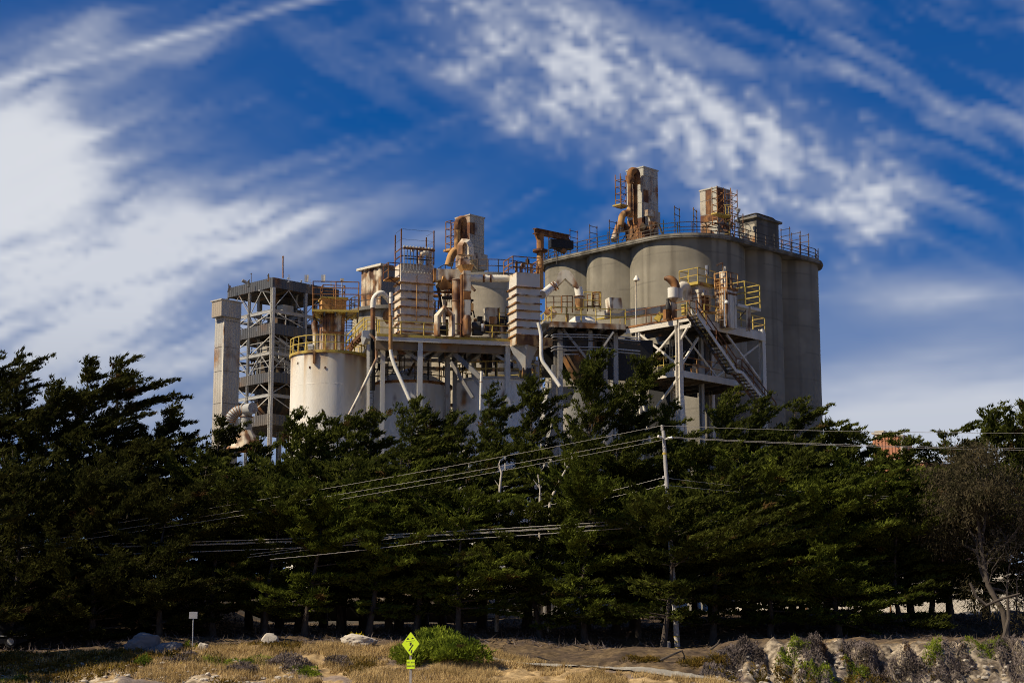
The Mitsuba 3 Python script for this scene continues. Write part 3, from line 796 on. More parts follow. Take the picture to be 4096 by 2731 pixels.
for h in np.linspace(fr.h(1308), fr.h(1275), 4):
    m.tube(arc(fr(La + .35, .3, h), .38, fr.u, -fr.v, 0, 180, 6), .02, 4)
part(t, 'caged_ladder', m, 'mat_rust_dark')
part(t, 'inlet_pipe', M().tube(bend([P(1262, 1398, 129.8), P(1262, 1330, 129.8), P(1254, 1298, 130), P(1262, 1290, 130.4)], .3), .2, 10), 'mat_white_rusty', 40)
part(t, 'valve', M().box(Fr(1222, 1396, 129.6, 14), 0, .25, 0, .3, 0, .5), 'mat_yellow')
part(t, 'motor', M().tube([P(1232, 1388, 129.6), P(1252, 1386, 129.6)], .2, 10), 'mat_galv', 40)
part(t, 'junction_box', M().box(Fr(1380, 1340, 129.4, 14), 0, .2, 0, .2, 0, .25), 'mat_galv')
for px, lab in ((1368, 'white floodlight on a slim post above the yellow dust filter'),):
    k = thing('floodlight', lab, 'floodlight')
    part(k, 'post', M().tube([P(px, 1182, 129.8), P(px, 1118, 129.8)], .045, 6), 'mat_galv')
    part(k, 'lamp', M().box(Fr(px - 6, 1121, 129.6, 10), 0, .24, 0, .2, 0, .14), 'mat_white')
    part(k, 'bracket', M().bar(P(px - 3, 1122, 129.8), P(px - 3, 1132, 129.8), .06), 'mat_galv')
# walkway from the tank up to the filter platform
t = thing('access_stair', 'sloping walkway with yellow handrails between white tank and filter platform', 'stair')
a, b = P(1385, 1396, 129.2), P(1455, 1325, 128.2)
e = np.array([.15, .75, 0])
m = M()
for o in (0, 1):
    m.bar(a + e * o, b + e * o, .08, .22)
part(t, 'stringer', m, 'mat_rust_dark')
for k in range(9):
    c = a + (b - a) * (k + .5) / 9
    part(t, 'tread', M().para(c, e, [.2, 0, 0], [0, 0, .04]), 'mat_rust_dark')
m = M()
for o in (0, 1):
    railing(m, [a + e * o, b + e * o, b + e * o + [.9, -.1, 0]], h=.95, rails=(.95, .5), step=.9)
part(t, 'handrail', m, 'mat_yellow')

# platform carrying the two filter houses
fd = Fr(1540, 1344, 126.5, 13)
A = lambda px: fd.a(px)
Aend, Acol = A(2062), A(1683)
t = thing('filter_platform', 'long raised steel platform on white columns with yellow handrail, carrying the two filter houses', 'platform')
Dk = 7.0
hg = YARD - 1 - fd.o[2]
part(t, 'deck', M().box(fd, -.6, Aend, 0, Dk, -.10, 0), 'mat_steel_grey')
part(t, 'fascia_beam', M().box(fd, -.6, Aend, -.05, .05, -.32, -.005), 'mat_steel_white')
part(t, 'toe_plate', M().box(fd, -.6, Aend, -.09, -.055, -.03, .15), 'mat_yellow')
part(t, 'soffit_girder', M().box(fd, -.6, Aend + 1.8, .35, .55, -.85, -.11), 'mat_soffit', label='rust brown girder band under the platform edge')
m = M()
railing(m, [fd(-.5, .0, .0), fd(Aend - .05, .0, .0), fd(Aend - .05, 1.4, 0)], h=1.07, rails=(1.07, .6), step=1.55, r=.03)
part(t, 'handrail', m, 'mat_yellow')
col = lambda a, b, s, top, bot, mt: part(t, 'column', M().hsec(fd(a, b, bot), fd(a, b, top), s, s, fd.u, .04), mt)
col(Acol, .25, .34, -.32, hg, 'mat_steel_white')
col(A(2033), .25, .34, -.32, hg, 'mat_steel_white')
col(.05, 1.2, .3, -.8, hg, 'mat_steel_white')
for px, b in ((1820, 4.5), (1895, 3.2), (2147, 3.0), (1540, 6.5), (1683, 6.5), (1790, 2.8), (2033, 6.5), (2215, 4.2)):
    a = fd.a(px, b, -2)
    col(a, b, .3, -.8, hg, 'mat_steel_grey')
for a in np.linspace(0, Aend, 10):
    part(t, 'joist', M().box(fd, a - .06, a + .06, .56, Dk, -.5, -.105), 'mat_dark_steel')


def br(x0, y0, b0, x1, y1, b1, w, mt='mat_steel_grey', name='brace', round_=False):
    p = P(x0, y0, fd.o[1] + b0)
    q = P(x1, y1, fd.o[1] + b1)
    return part(t, name, M().tube([p, q], w / 2, 8) if round_ else M().bar(p, q, w), mt)


br(1568, 1366, 2.0, 1676, 1440, 1.5, .2)
br(1690, 1425, 1.5, 1793, 1370, 2.5, .16)
br(1905, 1372, 3.0, 2018, 1440, 2.5, .2)
br(2030, 1440, 2.5, 2072, 1395, 3.5, .14)
br(1815, 1412, 2.0, 1925, 1512, 1.0, .3, 'mat_dark_strut', 'raking_strut')
br(1805, 1448, 1.2, 1892, 1590, .5, .22, 'mat_dark_strut', 'raking_strut')
br(1893, 1512, 2.0, 1915, 1540, 2.0, .16)
for y, b in ((1412, 9), (1441, 10), (1474, 9), (1620, 9)):
    br(1510, y - 4, b, 2240, y + 8, b + 2, .24, 'mat_dark_steel', 'rear_beam')
for k in range(30):
    x, y = rnd.uniform(1520, 2200), rnd.uniform(1385, 1500)
    dx = rnd.choice([0, 0, rnd.uniform(-45, 45)])
    br(x, y, rnd.uniform(5, 9), x + dx, y + rnd.uniform(35, 90), rnd.uniform(5, 9), rnd.choice([.06, .08, .12, .2]), rnd.choice(['mat_dark_steel', 'mat_dark_steel', 'mat_black', 'mat_steel_grey']), 'rear_strut')
for (x0, x1, y0, y1, b) in ((1930, 1968, 1375, 1480, 6.5), (1840, 2000, 1345, 1385, 6)):
    part(t, 'dark_casing', M().para(P(x0, y1, 126.5 + b), [(x1 - x0) * .0185, .2, 0], [-.1, .9, 0], Z * (y1 - y0) * .018), 'mat_dark_steel')

# filter houses (stacked panels with proud rusty flanges)
def filter_house(label, px, py, pl, pr, ys, D, theta):
    fr = Fr(px, py, D, theta)
    La, Lb = fr.a(pr), fr.b(pl)
    hs = [0] + [fr.h(y) for y in ys]
    t = thing('filter_house', label, 'filter house')
    skin = 'mat_filter_skin' + ('' if 'larger' in label else '_b')
    mat(skin, runs((.62, .585, .51), None, [fr.o[2] + h for h in hs[:-1]], 3.4, .22, .95), .5)
    part(t, 'casing', M().box(fr, .05, La - .05, .05, Lb, hs[-1], -.02), 'mat_white')
    for k, (h1, h0) in enumerate(zip(hs, hs[1:])):
        g = .03
        part(t, 'panel', M().box(fr, .0, La, .0, .055, h0 + g, h1 - g), skin)
        part(t, 'side_panel', M().box(fr, .0, .055, .0575, Lb, h0 + g, h1 - g), skin)
        part(t, 'flange', M().box(fr, -.11, La + .1, -.11, .0, h0 - .045, h0 + .045).box(fr, -.11, -.0, .002, Lb + .05, h0 - .045, h0 + .045), 'mat_flange' if k % 3 else 'mat_rust_orange')
    return t, fr, La, Lb, hs


t, fr, La, Lb, hs = filter_house('larger white filter house with rusty flanges and a row of pipes across its top', 1604, 1050, 1580, 1735, (1129, 1162, 1193, 1225, 1258, 1290, 1326), 128.2, 20)
part(t, 'header_pipe', M().tube([fr(.1, -.2, fr.h(993)), fr(La, -.2, fr.h(993))], .09, 8), 'mat_rust_dark', 40)
for j in range(10):
    a = La * (.07 + .9 * j / 9.5)
    part(t, 'drop_pipe', M().tube(bend([fr(a, -.2, fr.h(992)), fr(a, -.2, fr.h(1082)), fr(a - .08, .0, fr.h(1088))], .1), .035, 6), 'mat_steel_grey')
    part(t, 'valve', M().lathe(fr(a, -.2, 0), [(.03, fr.o[2] + fr.h(996)), (.085, fr.o[2] + fr.h(992)), (.085, fr.o[2] + fr.h(986)), (.03, fr.o[2] + fr.h(983))], 7), 'mat_panel')
part(t, 'pipe_clamp_bar', M().bar(fr(.2, -.2, fr.h(1035)), fr(La * .9, -.2, fr.h(1035)), .07), 'mat_dark_steel')
m = M()
railing(m, [fr(0, Lb, 0), fr(0, 0, 0), fr(La, 0, 0), fr(La, Lb, 0)], h=fr.h(993), rails=(fr.h(993), fr.h(1022), .5), step=1.2, r=.032)
part(t, 'handrail', m, 'mat_rust_dark')
for (a, b, y) in ((0, 0, 915), (0, Lb, 940), (La, 0, 923), (La - .1, Lb, 950)):
    part(t, 'corner_pole', M().bar(fr(a, b, 0), fr(a, b, fr.h(y, a, b)), .07), 'mat_rust_dark')
m = M()
for y in (916, 956):
    for (p, q) in (((0, 0), (La, 0)), ((0, 0), (0, Lb)), ((La, 0), (La - .1, Lb))):
        m.bar(fr(*p, fr.h(y)), fr(*q, fr.h(y)), .016)
part(t, 'guard_wire', m, 'mat_dark_steel')
for k, (a, hh, w) in enumerate(((.9, fr.h(978), .2), (1.45, fr.h(976), .24), (2.2, fr.h(981), .2), (1.5, .5, .3))):
    part(t, 'valve_actuator', M().box(fr, a, a + w, .4, .4 + w, hh - .32, hh), 'mat_steel_grey')
part(t, 'roof_elbow', M().tube(bend([fr(La - .7, .9, .0), fr(La - .7, .9, .9), fr(La - .1, .9, 1.2), fr(La + .05, .9, .2)], .5, 7), .2, 10), 'mat_white', 40)
fs = Fr(1562, 1110, 128.8, 17)
part(t, 'side_platform', M().box(fr, -.85, -.02, .2, Lb, fr.h(1112), fr.h(1107)), 'mat_rust_orange')
m = M()
railing(m, [fr(-.02, .2, fr.h(1107)), fr(-.85, .2, fr.h(1107)), fr(-.85, Lb, fr.h(1107))], step=.9, h=1.0, rails=(1.0, .5))
m.bar(fr(-.85, .2, fr.h(1112)), fr(0, .2, fr.h(1140)), .07)
part(t, 'side_handrail', m, 'mat_rust_dark')
part(t, 'conduit', M().tube([fr(La * .47, -.16, fr.h(1098)), fr(La * .47, -.16, fr.h(1282))], .035, 6), 'mat_rust_orange')
part(t, 'conduit', M().tube([fr(La * .83, -.16, fr.h(1132)), fr(La * .83, -.16, fr.h(1262))], .035, 6), 'mat_rust_orange')
fA = fr
for (x0, x1, y0, y1, x2, x3) in ((1642, 1738, 1352, 1402, 1675, 1712), (1575, 1640, 1352, 1402, 1600, 1622)):
    c = P((x0 + x1) / 2, y0, 129.3)
    w = (x1 - x0) / 2 * .0177
    part(t, 'hopper', M().tube([c, P((x2 + x3) / 2, y1 + 12, 129.3)], [w * 1.3, .3], 4), 'mat_rust_dark')

tB2, fr, La, Lb, hs = filter_house('narrower filter house of white panels right of the tan silo, with hopper below', 2066, 1086, 2031, 2160, (1147, 1178, 1210, 1240, 1277, 1308, 1338), 127.2, 20)
t = tB2
part(t, 'skirt', M().box(fr, -.04, La + .9, -.06, .02, fr.h(1376), fr.h(1342)), 'mat_rust_orange')
part(t, 'skirt_casing', M().box(fr, .0, La + .8, .06, Lb, fr.h(1376), fr.h(1342)), 'mat_white_rusty')
part(t, 'hopper', M().tube([fr(La * .5, .9, fr.h(1376)), fr(La * .5, .9, fr.h(1425)), fr(La * .52, .9, fr.h(1470))], [1.0, .6, .35], 4), 'mat_steel_grey')
part(t, 'feeder', M().box(fr, La * .4, La * .75, .6, 1.2, fr.h(1500), fr.h(1462)), 'mat_dark_steel')
m = M()
railing(m, [fr(-.3, Lb, .1), fr(-.3, -.1, .1), fr(La + .1, -.1, .1), fr(La + .1, Lb, .1)], h=.95, rails=(.95, .5, .2), step=.9, r=.03)
part(t, 'handrail', m, 'mat_rust')
m = M()
for k in range(9):
    a = rnd.uniform(0, La)
    m.bar(fr(a, .2, 0), fr(a, .2, rnd.uniform(.3, .9)), .08)
part(t, 'roof_valves', m, 'mat_rust_dark', kind='stuff')
part(t, 'roof_box', M().box(fr, La * .5, La * .62, .3, .6, .7, 1.05), 'mat_dark_steel')
part(t, 'roof_box', M().box(fr, La * .3, La * .42, .3, .6, .4, .7), 'mat_white')
part(t, 'corner_cage', M().box(fr, La, La + .3, .1, .4, hs[1], .3), 'mat_rust_orange')

t = thing('pipe_bridge', 'rusty pipes, struts and ladders crowded between the two filter houses', 'pipe rack')
for k in range(44):
    x, y, D = rnd.uniform(1738, 1885), rnd.uniform(1120, 1330), rnd.uniform(129.4, 132)
    if k % 3 == 0:
        part(t, 'strut', M().bar(P(x, y, D), P(x + rnd.uniform(-45, 45), y + rnd.uniform(30, 110), D + rnd.uniform(-.5, .5)), rnd.choice([.07, .1, .16])), rnd.choice(['mat_rust_dark', 'mat_dark_steel', 'mat_rust_orange']))
    elif k % 3 == 1:
        part(t, 'pipe', M().tube([P(x, y, D), P(x, min(1340, y + rnd.uniform(60, 200)), D)], rnd.choice([.05, .08, .14]), 7), rnd.choice(['mat_white_rusty', 'mat_rust', 'mat_rust_dark', 'mat_rust_orange']), 40)
    else:
        part(t, 'pipe', M().tube([P(x - rnd.uniform(20, 60), y, D), P(x + rnd.uniform(10, 60), y + 3, D)], rnd.choice([.05, .08, .12]), 7), rnd.choice(['mat_rust_dark', 'mat_dark_steel', 'mat_rust_orange']), 40)
for k in range(22):
    x, y, D = rnd.uniform(1895, 2030), rnd.uniform(1290, 1340), rnd.uniform(129, 131.5)
    part(t, 'fitting', M().box(Fr(x, y, D, 17), 0, rnd.uniform(.2, .6), 0, .3, 0, rnd.uniform(.15, .7)), rnd.choice(['mat_dark_steel', 'mat_rust_dark', 'mat_white_rusty', 'mat_black']))
m = M()
ladder(m, P(2010, 1338, 129.5), P(2010, 1230, 129.5), .45, [1, .2, 0])
part(t, 'ladder', m, 'mat_yellow')

# ducts between and beside the filter houses
t = thing('square_duct', 'short square grey duct leaving the right side of the larger filter house', 'duct')
fq = Fr(1738, 1119, 128.4, 10)
part(t, 'run', M().box(fq, 0, fq.a(1846), 0, .9, 0, fq.h(1074)), 'mat_white')
part(t, 'collar', M().box(fq, -.05, .1, -.04, .94, -.04, fq.h(1072)), 'mat_rust')
part(t, 'underside', M().tube([fq(.9, .45, -.02), fq(.5, .45, -.5)], [.8, .3], 4), 'mat_rust_orange')
t = thing('vertical_duct', 'round grey downpipe duct below the square duct, left of the patched rusty duct', 'duct')
part(t, 'pipe', M().tube([P(1826, 1118, 128.3), P(1826, 1340, 128.3)], .31, 16), 'mat_white', 40)
for y in (1122, 1206):
    part(t, 'ring', M().tube(arc(P(1826, y, 128.3), .33, [1, 0, 0], [0, 1, 0], 0, 360, 17), .03, 4), 'mat_rust_dark')
t = thing('patched_duct', 'tall square white duct with big rust patches, between the filter houses', 'duct')
fq = Fr(1853, 1345, 127.6, 14)
for (y0, y1, mt) in ((1345, 1272, 'mat_rust_orange'), (1270, 1198, 'mat_white'), (1196, 1164, 'mat_rust'), (1162, 1098, 'mat_white'), (1096, 1082, 'mat_white')):
    part(t, 'section', M().box(fq, 0, fq.a(1882), 0, .6, fq.h(y0), fq.h(y1)), mt)
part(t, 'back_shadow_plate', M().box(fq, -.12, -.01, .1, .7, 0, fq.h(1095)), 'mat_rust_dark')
part(t, 'side_box', M().box(fq, fq.a(1884), fq.a(1894), 0, .4, fq.h(1240), fq.h(1210)), 'mat_rust_orange')
part(t, 'lower_pump', M().lathe(P(1868, 1340, 127.2), [(.28, fq.o[2]), (.33, fq.o[2] + .4), (.28, fq.o[2] + .9), (.33, fq.o[2] + 1.1), (.2, fq.o[2] + 1.4)], 14), 'mat_white_rusty', 40)
t = thing('crossover_pipe', 'fat horizontal white pipe with rusty joints entering the narrower filter house', 'pipe')
part(t, 'pipe', M().tube([P(1880, 1113, 128.4), P(2056, 1114, 128.8)], .25, 16), 'mat_tank_white', 40)
for px in (1935, 1963, 2048):
    part(t, 'joint', M().tube([P(px - 3, 1113, 128.5), P(px + 4, 1113, 128.5)], .28, 16), 'mat_rust', 40)
t = thing('peaked_duct', 'rust-speckled duct bent to a peak, on the platform beside the larger filter house', 'duct')
part(t, 'arch', M().tube([P(1748, 1345, 127.2), P(1748, 1265, 127.2), P(1777, 1232, 127.2), P(1808, 1262, 127.2), P(1808, 1345, 127.2)], .21, 4), 'mat_rust_sheet')
part(t, 'inner_motor', M().tube([P(1760, 1320, 127.8), P(1790, 1322, 127.8)], .35, 12), 'mat_black', 40)
t = thing('pump_motor', 'dark motor and pump set on the platform behind the yellow handrail', 'motor')
part(t, 'motor', M().tube([P(1888, 1306, 127.6), P(1922, 1303, 127.6)], .32, 14), 'mat_dark_steel', 40)
part(t, 'gearbox', M().box(Fr(1895, 1335, 127.4, 14), 0, .7, 0, .6, 0, .5), 'mat_dark_steel')
part(t, 'coupling', M().tube([P(1925, 1310, 127.5), P(1934, 1310, 127.5)], .28, 12), 'mat_galv', 40)
part(t, 'flywheel', M().tube([P(1936, 1315, 127.5), P(1940, 1315, 127.5)], .36, 14), 'mat_dark_steel', 40)
t = thing('tilted_hopper', 'leaning white sheet hopper in front of the tan silo', 'hopper')
fq = Fr(1953, 1287, 130, 20)
part(t, 'box', M().para(fq(0, 0, 0), fq.u * .95, fq.v * .7, Z * 1.05 - fq.u * .12), 'mat_white')
part(t, 'leg', M().box(fq, .3, .75, .1, .6, -1.1, -.01), 'mat_white')
part(t, 'hatch', M().box(fq, .42, .72, -.03, -.005, .1, .28), 'mat_grey_sheet')
t = thing('swan_neck_duct', 'white swan-neck duct bending over onto a dark vertical pipe, left of the larger filter house', 'duct')
pts = [P(1492, 1232, 128)] + bend([P(1492, 1228, 128), P(1494, 1190, 128), P(1526, 1166, 128), P(1560, 1205, 128.6)], .5, 6)
part(t, 'neck', M().tube(pts, .2, 14), 'mat_tank_white', 35)
part(t, 'lower_pipe', M().tube([P(1491, 1330, 128), P(1492, 1232, 128)], .165, 12), 'mat_rust_dark', 40, label='dark rusty lower pipe of the swan neck')
part(t, 'sleeve', M().tube([P(1488, 1560, 128), P(1490, 1320, 128)], .21, 12), 'mat_black', 40)
part(t, 'clamp', M().tube(arc(P(1506, 1188, 128), .22, unit([.6, 0, .8]), [0, 1, 0], 0, 360, 15), .03, 4), 'mat_rust_dark')
part(t, 'branch', M().tube(bend([P(1556, 1240, 128.4), P(1543, 1250, 128.4), P(1541, 1272, 128.4), P(1556, 1290, 128.4)], .3), .2, 10), 'mat_rust_orange', 40)
t = thing('downpipe', 'slender white downpipe with orange rust, left of the larger filter house, bending outwards below', 'pipe')
part(t, 'pipe', M().tube(bend([P(1564, 1170, 125.6), P(1562, 1412, 125.6), P(1576, 1458, 125.4), P(1640, 1600, 125)], .5, 6), .13, 10), 'mat_tank_white', 40)
part(t, 'rusted_length', M().tube([P(1562.6, 1216, 125.6), P(1562.4, 1400, 125.6)], .136, 10), 'mat_rust_orange', 40)
for y in (1190, 1216, 1264):
    part(t, 'clamp', M().tube(arc(P(1563, y, 125.6), .15, [1, 0, 0], [0, 1, 0], 0, 360, 13), .02, 4), 'mat_rust_dark')
t = thing('downpipe', 'pale downpipe in front of the narrower filter house, bending right at its foot', 'pipe')
part(t, 'pipe', M().tube(bend([P(2153, 1290, 125.8), P(2164, 1330, 125.8), P(2165, 1440, 125.6), P(2210, 1500, 125.4), P(2240, 1545, 125.2)], .4, 6), .13, 10), 'mat_tank_white', 40)
part(t, 'ring', M().tube(arc(P(2165, 1352, 125.8), .145, [1, 0, 0], [0, 1, 0], 0, 360, 13), .02, 4), 'mat_rust')
t = thing('downpipe', 'battered white pipe raking down to the left across the white tank', 'pipe')
part(t, 'pipe', M().tube([P(1505, 1350, 127), P(1506, 1435, 127), P(1432, 1590, 126.5), P(1352, 1745, 126)], .11, 10), 'mat_white', 40)
part(t, 'chute_end', M().bar(P(1478, 1335, 127), P(1506, 1362, 127), .16), 'mat_white_rusty')
t = thing('downpipe', 'straight pale pipe standing in front of the blue-grey tank', 'pipe')
part(t, 'pipe', M().tube([P(1926, 1485, 126.8), P(1922, 1640, 126.8)], .1, 10), 'mat_tank_white', 40)
part(t, 'ring', M().tube(arc(P(1925, 1527, 126.8), .115, [1, 0, 0], [0, 1, 0], 0, 360, 13), .02, 4), 'mat_rust')
t = thing('tank_column', 'slim white post beside the white tank, in front of the dark pipe', 'post')
part(t, 'shaft', M().hsec(P(1473, 1770, 127.5), P(1473, 1378, 127.5), .2, .2, np.array([1, 0, 0]), .03), 'mat_steel_white')
part(t, 'ladder', ladder(M(), P(1484, 1700, 127.6), P(1484, 1380, 127.6), .3, [1, 0, 0]), 'mat_dark_steel')
part(t, 'control_box', M().box(Fr(1450, 1352, 127.2, 14), 0, .5, 0, .4, 0, .55), 'mat_galv')
part(t, 'control_hopper', M().tube([P(1462, 1352, 127.3), P(1452, 1378, 127.3)], [.35, .12], 4), 'mat_steel_grey')

# middle deck with bin vent and arched duct
fm = Fr(2206, 1285, 131.5, 12)
Am = fm.a(2502)
t = thing('equipment_deck', 'middle steel equipment deck with yellow handrail between narrower filter house and right steel frame', 'platform')
part(t, 'deck', M().box(fm, -.6, Am, 0, 6.0, -.12, 0), 'mat_steel_grey')
part(t, 'fascia_beam', M().box(fm, -.02, Am, -.05, .05, -.4, -.004), 'mat_white_rusty')
part(t, 'end_fascia', M().box(fm, -.12, -.02, 0, 4.5, -.4, -.004), 'mat_white_rusty')
m = M()
railing(m, [fm(0, 4.2, 0), fm(0, 0, 0), fm(Am, 0, 0)], h=1.07, rails=(1.07, .55), step=1.05, r=.03)
part(t, 'handrail', m, 'mat_yellow')
for px, b, bot in ((2240, .9, 1490), (2360, .9, 1480), (2462, 1.4, 1420), (2225, 4, 1500), (2420, 4, 1500)):
    a = fm.a(px, b, -2)
    part(t, 'column', M().hsec(fm(a, b, YARD - 1 - fm.o[2]), fm(a, b, -.4), .32, .32, fm.u, .04), 'mat_steel_grey')
for (x0, y0, b0, x1, y1, b1, w) in ((2248, 1312, 1, 2352, 1440, 1, .17), (2453, 1328, 1, 2398, 1408, 1, .15), (2430, 1345, 3, 2460, 1410, 3, .12), (2175, 1355, 1, 2240, 1300, 2, .12)):
    part(t, 'brace', M().bar(P(x0, y0, 131.5 + b0), P(x1, y1, 131.5 + b1), w), 'mat_steel_grey')
for a in np.linspace(0, Am, 7):
    part(t, 'joist', M().box(fm, a - .06, a + .06, .06, 6, -.55, -.125), 'mat_dark_steel')
part(t, 'lower_bin', M().lathe(P(2315, 1320, 134), [(.3, fm.o[2] - 4.2), (1.3, fm.o[2] - 2.2), (1.3, fm.o[2] - .5)], 16), 'mat_dark_steel', 40)
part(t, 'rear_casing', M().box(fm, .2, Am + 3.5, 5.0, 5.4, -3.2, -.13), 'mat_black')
for y, mt in ((1336, 'mat_galv'), (1346, 'mat_galv'), (1386, 'mat_galv'), (1398, 'mat_steel_grey'), (1360, 'mat_dark_steel')):
    part(t, 'conduit', M().tube(bend([P(2204, y + 8, 132), P(2215, y, 132), P(2400, y + 3, 133), P(2560, y + 18, 136)], .2), .045, 6), mt)
m = M()
railing(m, [P(2255, 1425, 132.5), P(2380, 1425, 133), P(2450, 1432, 134)], h=.4, rails=(.4, .15), step=1.0)
part(t, 'lower_handrail', m, 'mat_galv')
t = thing('bin_vent', 'low white domed vessel top on the middle deck behind its handrail', 'vessel')
part(t, 'drum', M().lathe(P(2330, 1290, 134), [(1.15, fm.o[2]), (1.15, fm.o[2] + .35), (.7, fm.o[2] + .75), (.25, fm.o[2] + .85)], 24), 'mat_tank_white', 35)
part(t, 'side_pipe', M().tube([P(2268, 1255, 132.5), P(2268, 1292, 132.5)], .13, 10), 'mat_white_rusty', 40)
part(t, 'drum_pipe', M().tube([P(2216, 1262, 132.6), P(2190, 1240, 132.8)], .34, 12), 'mat_white_rusty', 40)
D = 133
t = thing('arched_duct', 'large grey arched duct rising from the narrower filter house onto the middle deck', 'duct')
part(t, 'rising_leg', M().tube([P(2168, 1180, 129.5), P(2215, 1143, D)], .3, 14), 'mat_tank_white', 40)
pts = [P(2202, 1152, D), P(2226, 1120, D), P(2242, 1092, D), P(2262, 1086, D), P(2285, 1098, D), P(2298, 1130, D), P(2312, 1156, D)]
m = M()
outer = np.array([P(2220, 1138, D), P(2234, 1092, D), P(2248, 1080, D), P(2264, 1078, D), P(2280, 1084, D), P(2294, 1103, D), P(2318, 1150, D), P(2308, 1158, D), P(2261, 1112, D), P(2228, 1145, D)])
k = len(outer)
back = outer + [0, .75, 0]
cen = (outer[3] + outer[8]) / 2
m.add(np.vstack([outer, back]), [[i, (i + 1) % k, k + (i + 1) % k, k + i] for i in range(k)])
tri = trimesh.creation.triangulate_polygon(Polygon(outer[:, [0, 2]]), engine='earcut')
for yy, off in ((D, outer), (D + .75, back)):
    m.add(np.stack([tri[0][:, 0], np.full(len(tri[0]), yy), tri[0][:, 1]], 1), tri[1])
part(t, 'arch_casing', m, 'mat_white')
part(t, 'falling_leg', M().tube([P(2312, 1150, D + .3), P(2318, 1180, D + .3), P(2317, 1235, D + .3)], .3, 14), 'mat_tank_white', 40)
part(t, 'rusted_length', M().tube([P(2317, 1195, D + .3), P(2317, 1240, D + .3)], .315, 14), 'mat_rust_orange', 40)
part(t, 'collar', M().tube(arc(P(2317, 1188, D + .3), .36, [1, 0, 0], [0, 1, 0], 0, 360, 17), .05, 5), 'mat_rust_dark')
for (px, py) in ((2222, 1142), (2214, 1148)):
    part(t, 'clamp', M().tube(arc(P(px, py, 131.8), .33, unit([.6, 0, -.75]), [0, 1, 0], 0, 360, 17), .04, 5), 'mat_rust')
t = thing('guard_cage', 'tangle of rusty guard rails and ladder hoops behind the middle deck', 'guard rail')
m = M()
for (x0, x1, y) in ((2185, 2245, 1252), (2248, 2290, 1250), (2350, 2400, 1245)):
    p, q = P(x0, y, 134.5), P(x1, y, 134.8)
    railing(m, [p, q], h=1.25, rails=(1.25, .8, .4), step=.5, r=.025)
part(t, 'rails', m, 'mat_rust')
m = M()
for y in (1170, 1192, 1208, 1225):
    m.tube(arc(P(2388, y, 134), .3, [1, 0, 0], [0, 1, 0], 0, 360, 11), .025, 4)
for q in range(0, 360, 60):
    m.bar(P(2388, 1228, 134) + .3 * np.array([math.cos(math.radians(q)), math.sin(math.radians(q)), 0]), P(2388, 1168, 134) + .3 * np.array([math.cos(math.radians(q)), math.sin(math.radians(q)), 0]), .04)
part(t, 'hoops', m, 'mat_rust')
m = M()
railing(m, [P(2335, 1232, 134.5), P(2402, 1234, 134.5)], h=1.2, rails=(1.2, .6, .1), step=.6, r=.03)
part(t, 'yellow_rails', m, 'mat_yellow')
t = thing('louvre_box', 'plain white sheet box leaning on the deck, right of the guard hoops', 'box')
fq = Fr(2443, 1242, 137, 18)
part(t, 'box', M().para(fq(0, 0, 0), fq.u * .98 + Z * .02, fq.v * .9, Z * 1.0 - fq.u * .12), 'mat_white')
part(t, 'opening', M().box(fq, -.03, -.004, .1, .3, .06, .26), 'mat_black')
t = thing('lamp_post', 'slim white lamp post with bell lamp on the deck, in front of the silos', 'lamp post')
part(t, 'pole', M().tube([P(2543, 1300, 136), P(2544, 1118, 136)], .05, 8), 'mat_white', 40)
part(t, 'lamp_shade', M().lathe(P(2546, 1110, 136), [(.24, z_of(0, 136, 1122)), (.2, z_of(0, 136, 1114)), (.12, z_of(0, 136, 1109)), (.1, z_of(0, 136, 1104)), (.03, z_of(0, 136, 1101))], 12), 'mat_tank_white', 40)
t = thing('conveyor_gallery', 'low grey covered conveyor running behind the middle deck towards the silos', 'conveyor')
part(t, 'cover', M().bar(P(2400, 1262, 141), P(2660, 1238, 146), 1.0, .55), 'mat_panel')
part(t, 'stringer', M().bar(P(2400, 1274, 141), P(2660, 1254, 146), .9, .12), 'mat_yellow')
for px in (2480, 2605, 2650):
    part(t, 'leg', M().bar(P(px, 1262, 143.5), P(px, 1310, 143.5), .12), 'mat_white')

# right steel frame with stair
fr = Fr(2760, 1262, 137.5, 45)
La, Lb = fr.a(3060), fr.b(2500)
t = thing('steel_gantry', 'white steel frame tower at the right with two decks and cross bracing', 'frame tower')
hg = YARD - 1 - fr.o[2]
bc = fr.b(2709)                                         # corner column
bl = fr.b(2548)
h2 = fr.h(1470)
part(t, 'deck', M().box(fr, .05, La, .05, Lb, -.14, 0), 'mat_steel_grey')
part(t, 'edge_beam', M().box(fr, -.06, .05, bc, Lb, -.55, -.1), 'mat_steel_white')
part(t, 'edge_beam', M().box(fr, -.0, La, -.06, .05, -.75, -.14), 'mat_steel_white')
part(t, 'rust_kerb', M().box(fr, -.12, -.055, -.1, Lb, -.14, .0), 'mat_rust', label='rust red kerb strip along the left deck edge')
part(t, 'landing_beam', M().box(fr, -.05, .06, .0, bc - .2, -.4, -.145).box(fr, .0, .12, .0, bc - .2, -.9, -.62), 'mat_steel_white')
for (a, b, s, top) in ((.15, bc, .42, -.05), (.2, bl, .4, -.3), (La - .15, .2, .4, .2), (La - .2, bl, .34, -.2), (La * .45, bl, .3, -.2), (La * .5, bc + 1.5, .3, -.2)):
    part(t, 'column', M().hsec(fr(a, b, hg), fr(a, b, top), s, s, fr.u, .05), 'mat_steel_white' if b in (bc, bl, .2) else 'mat_steel_grey')
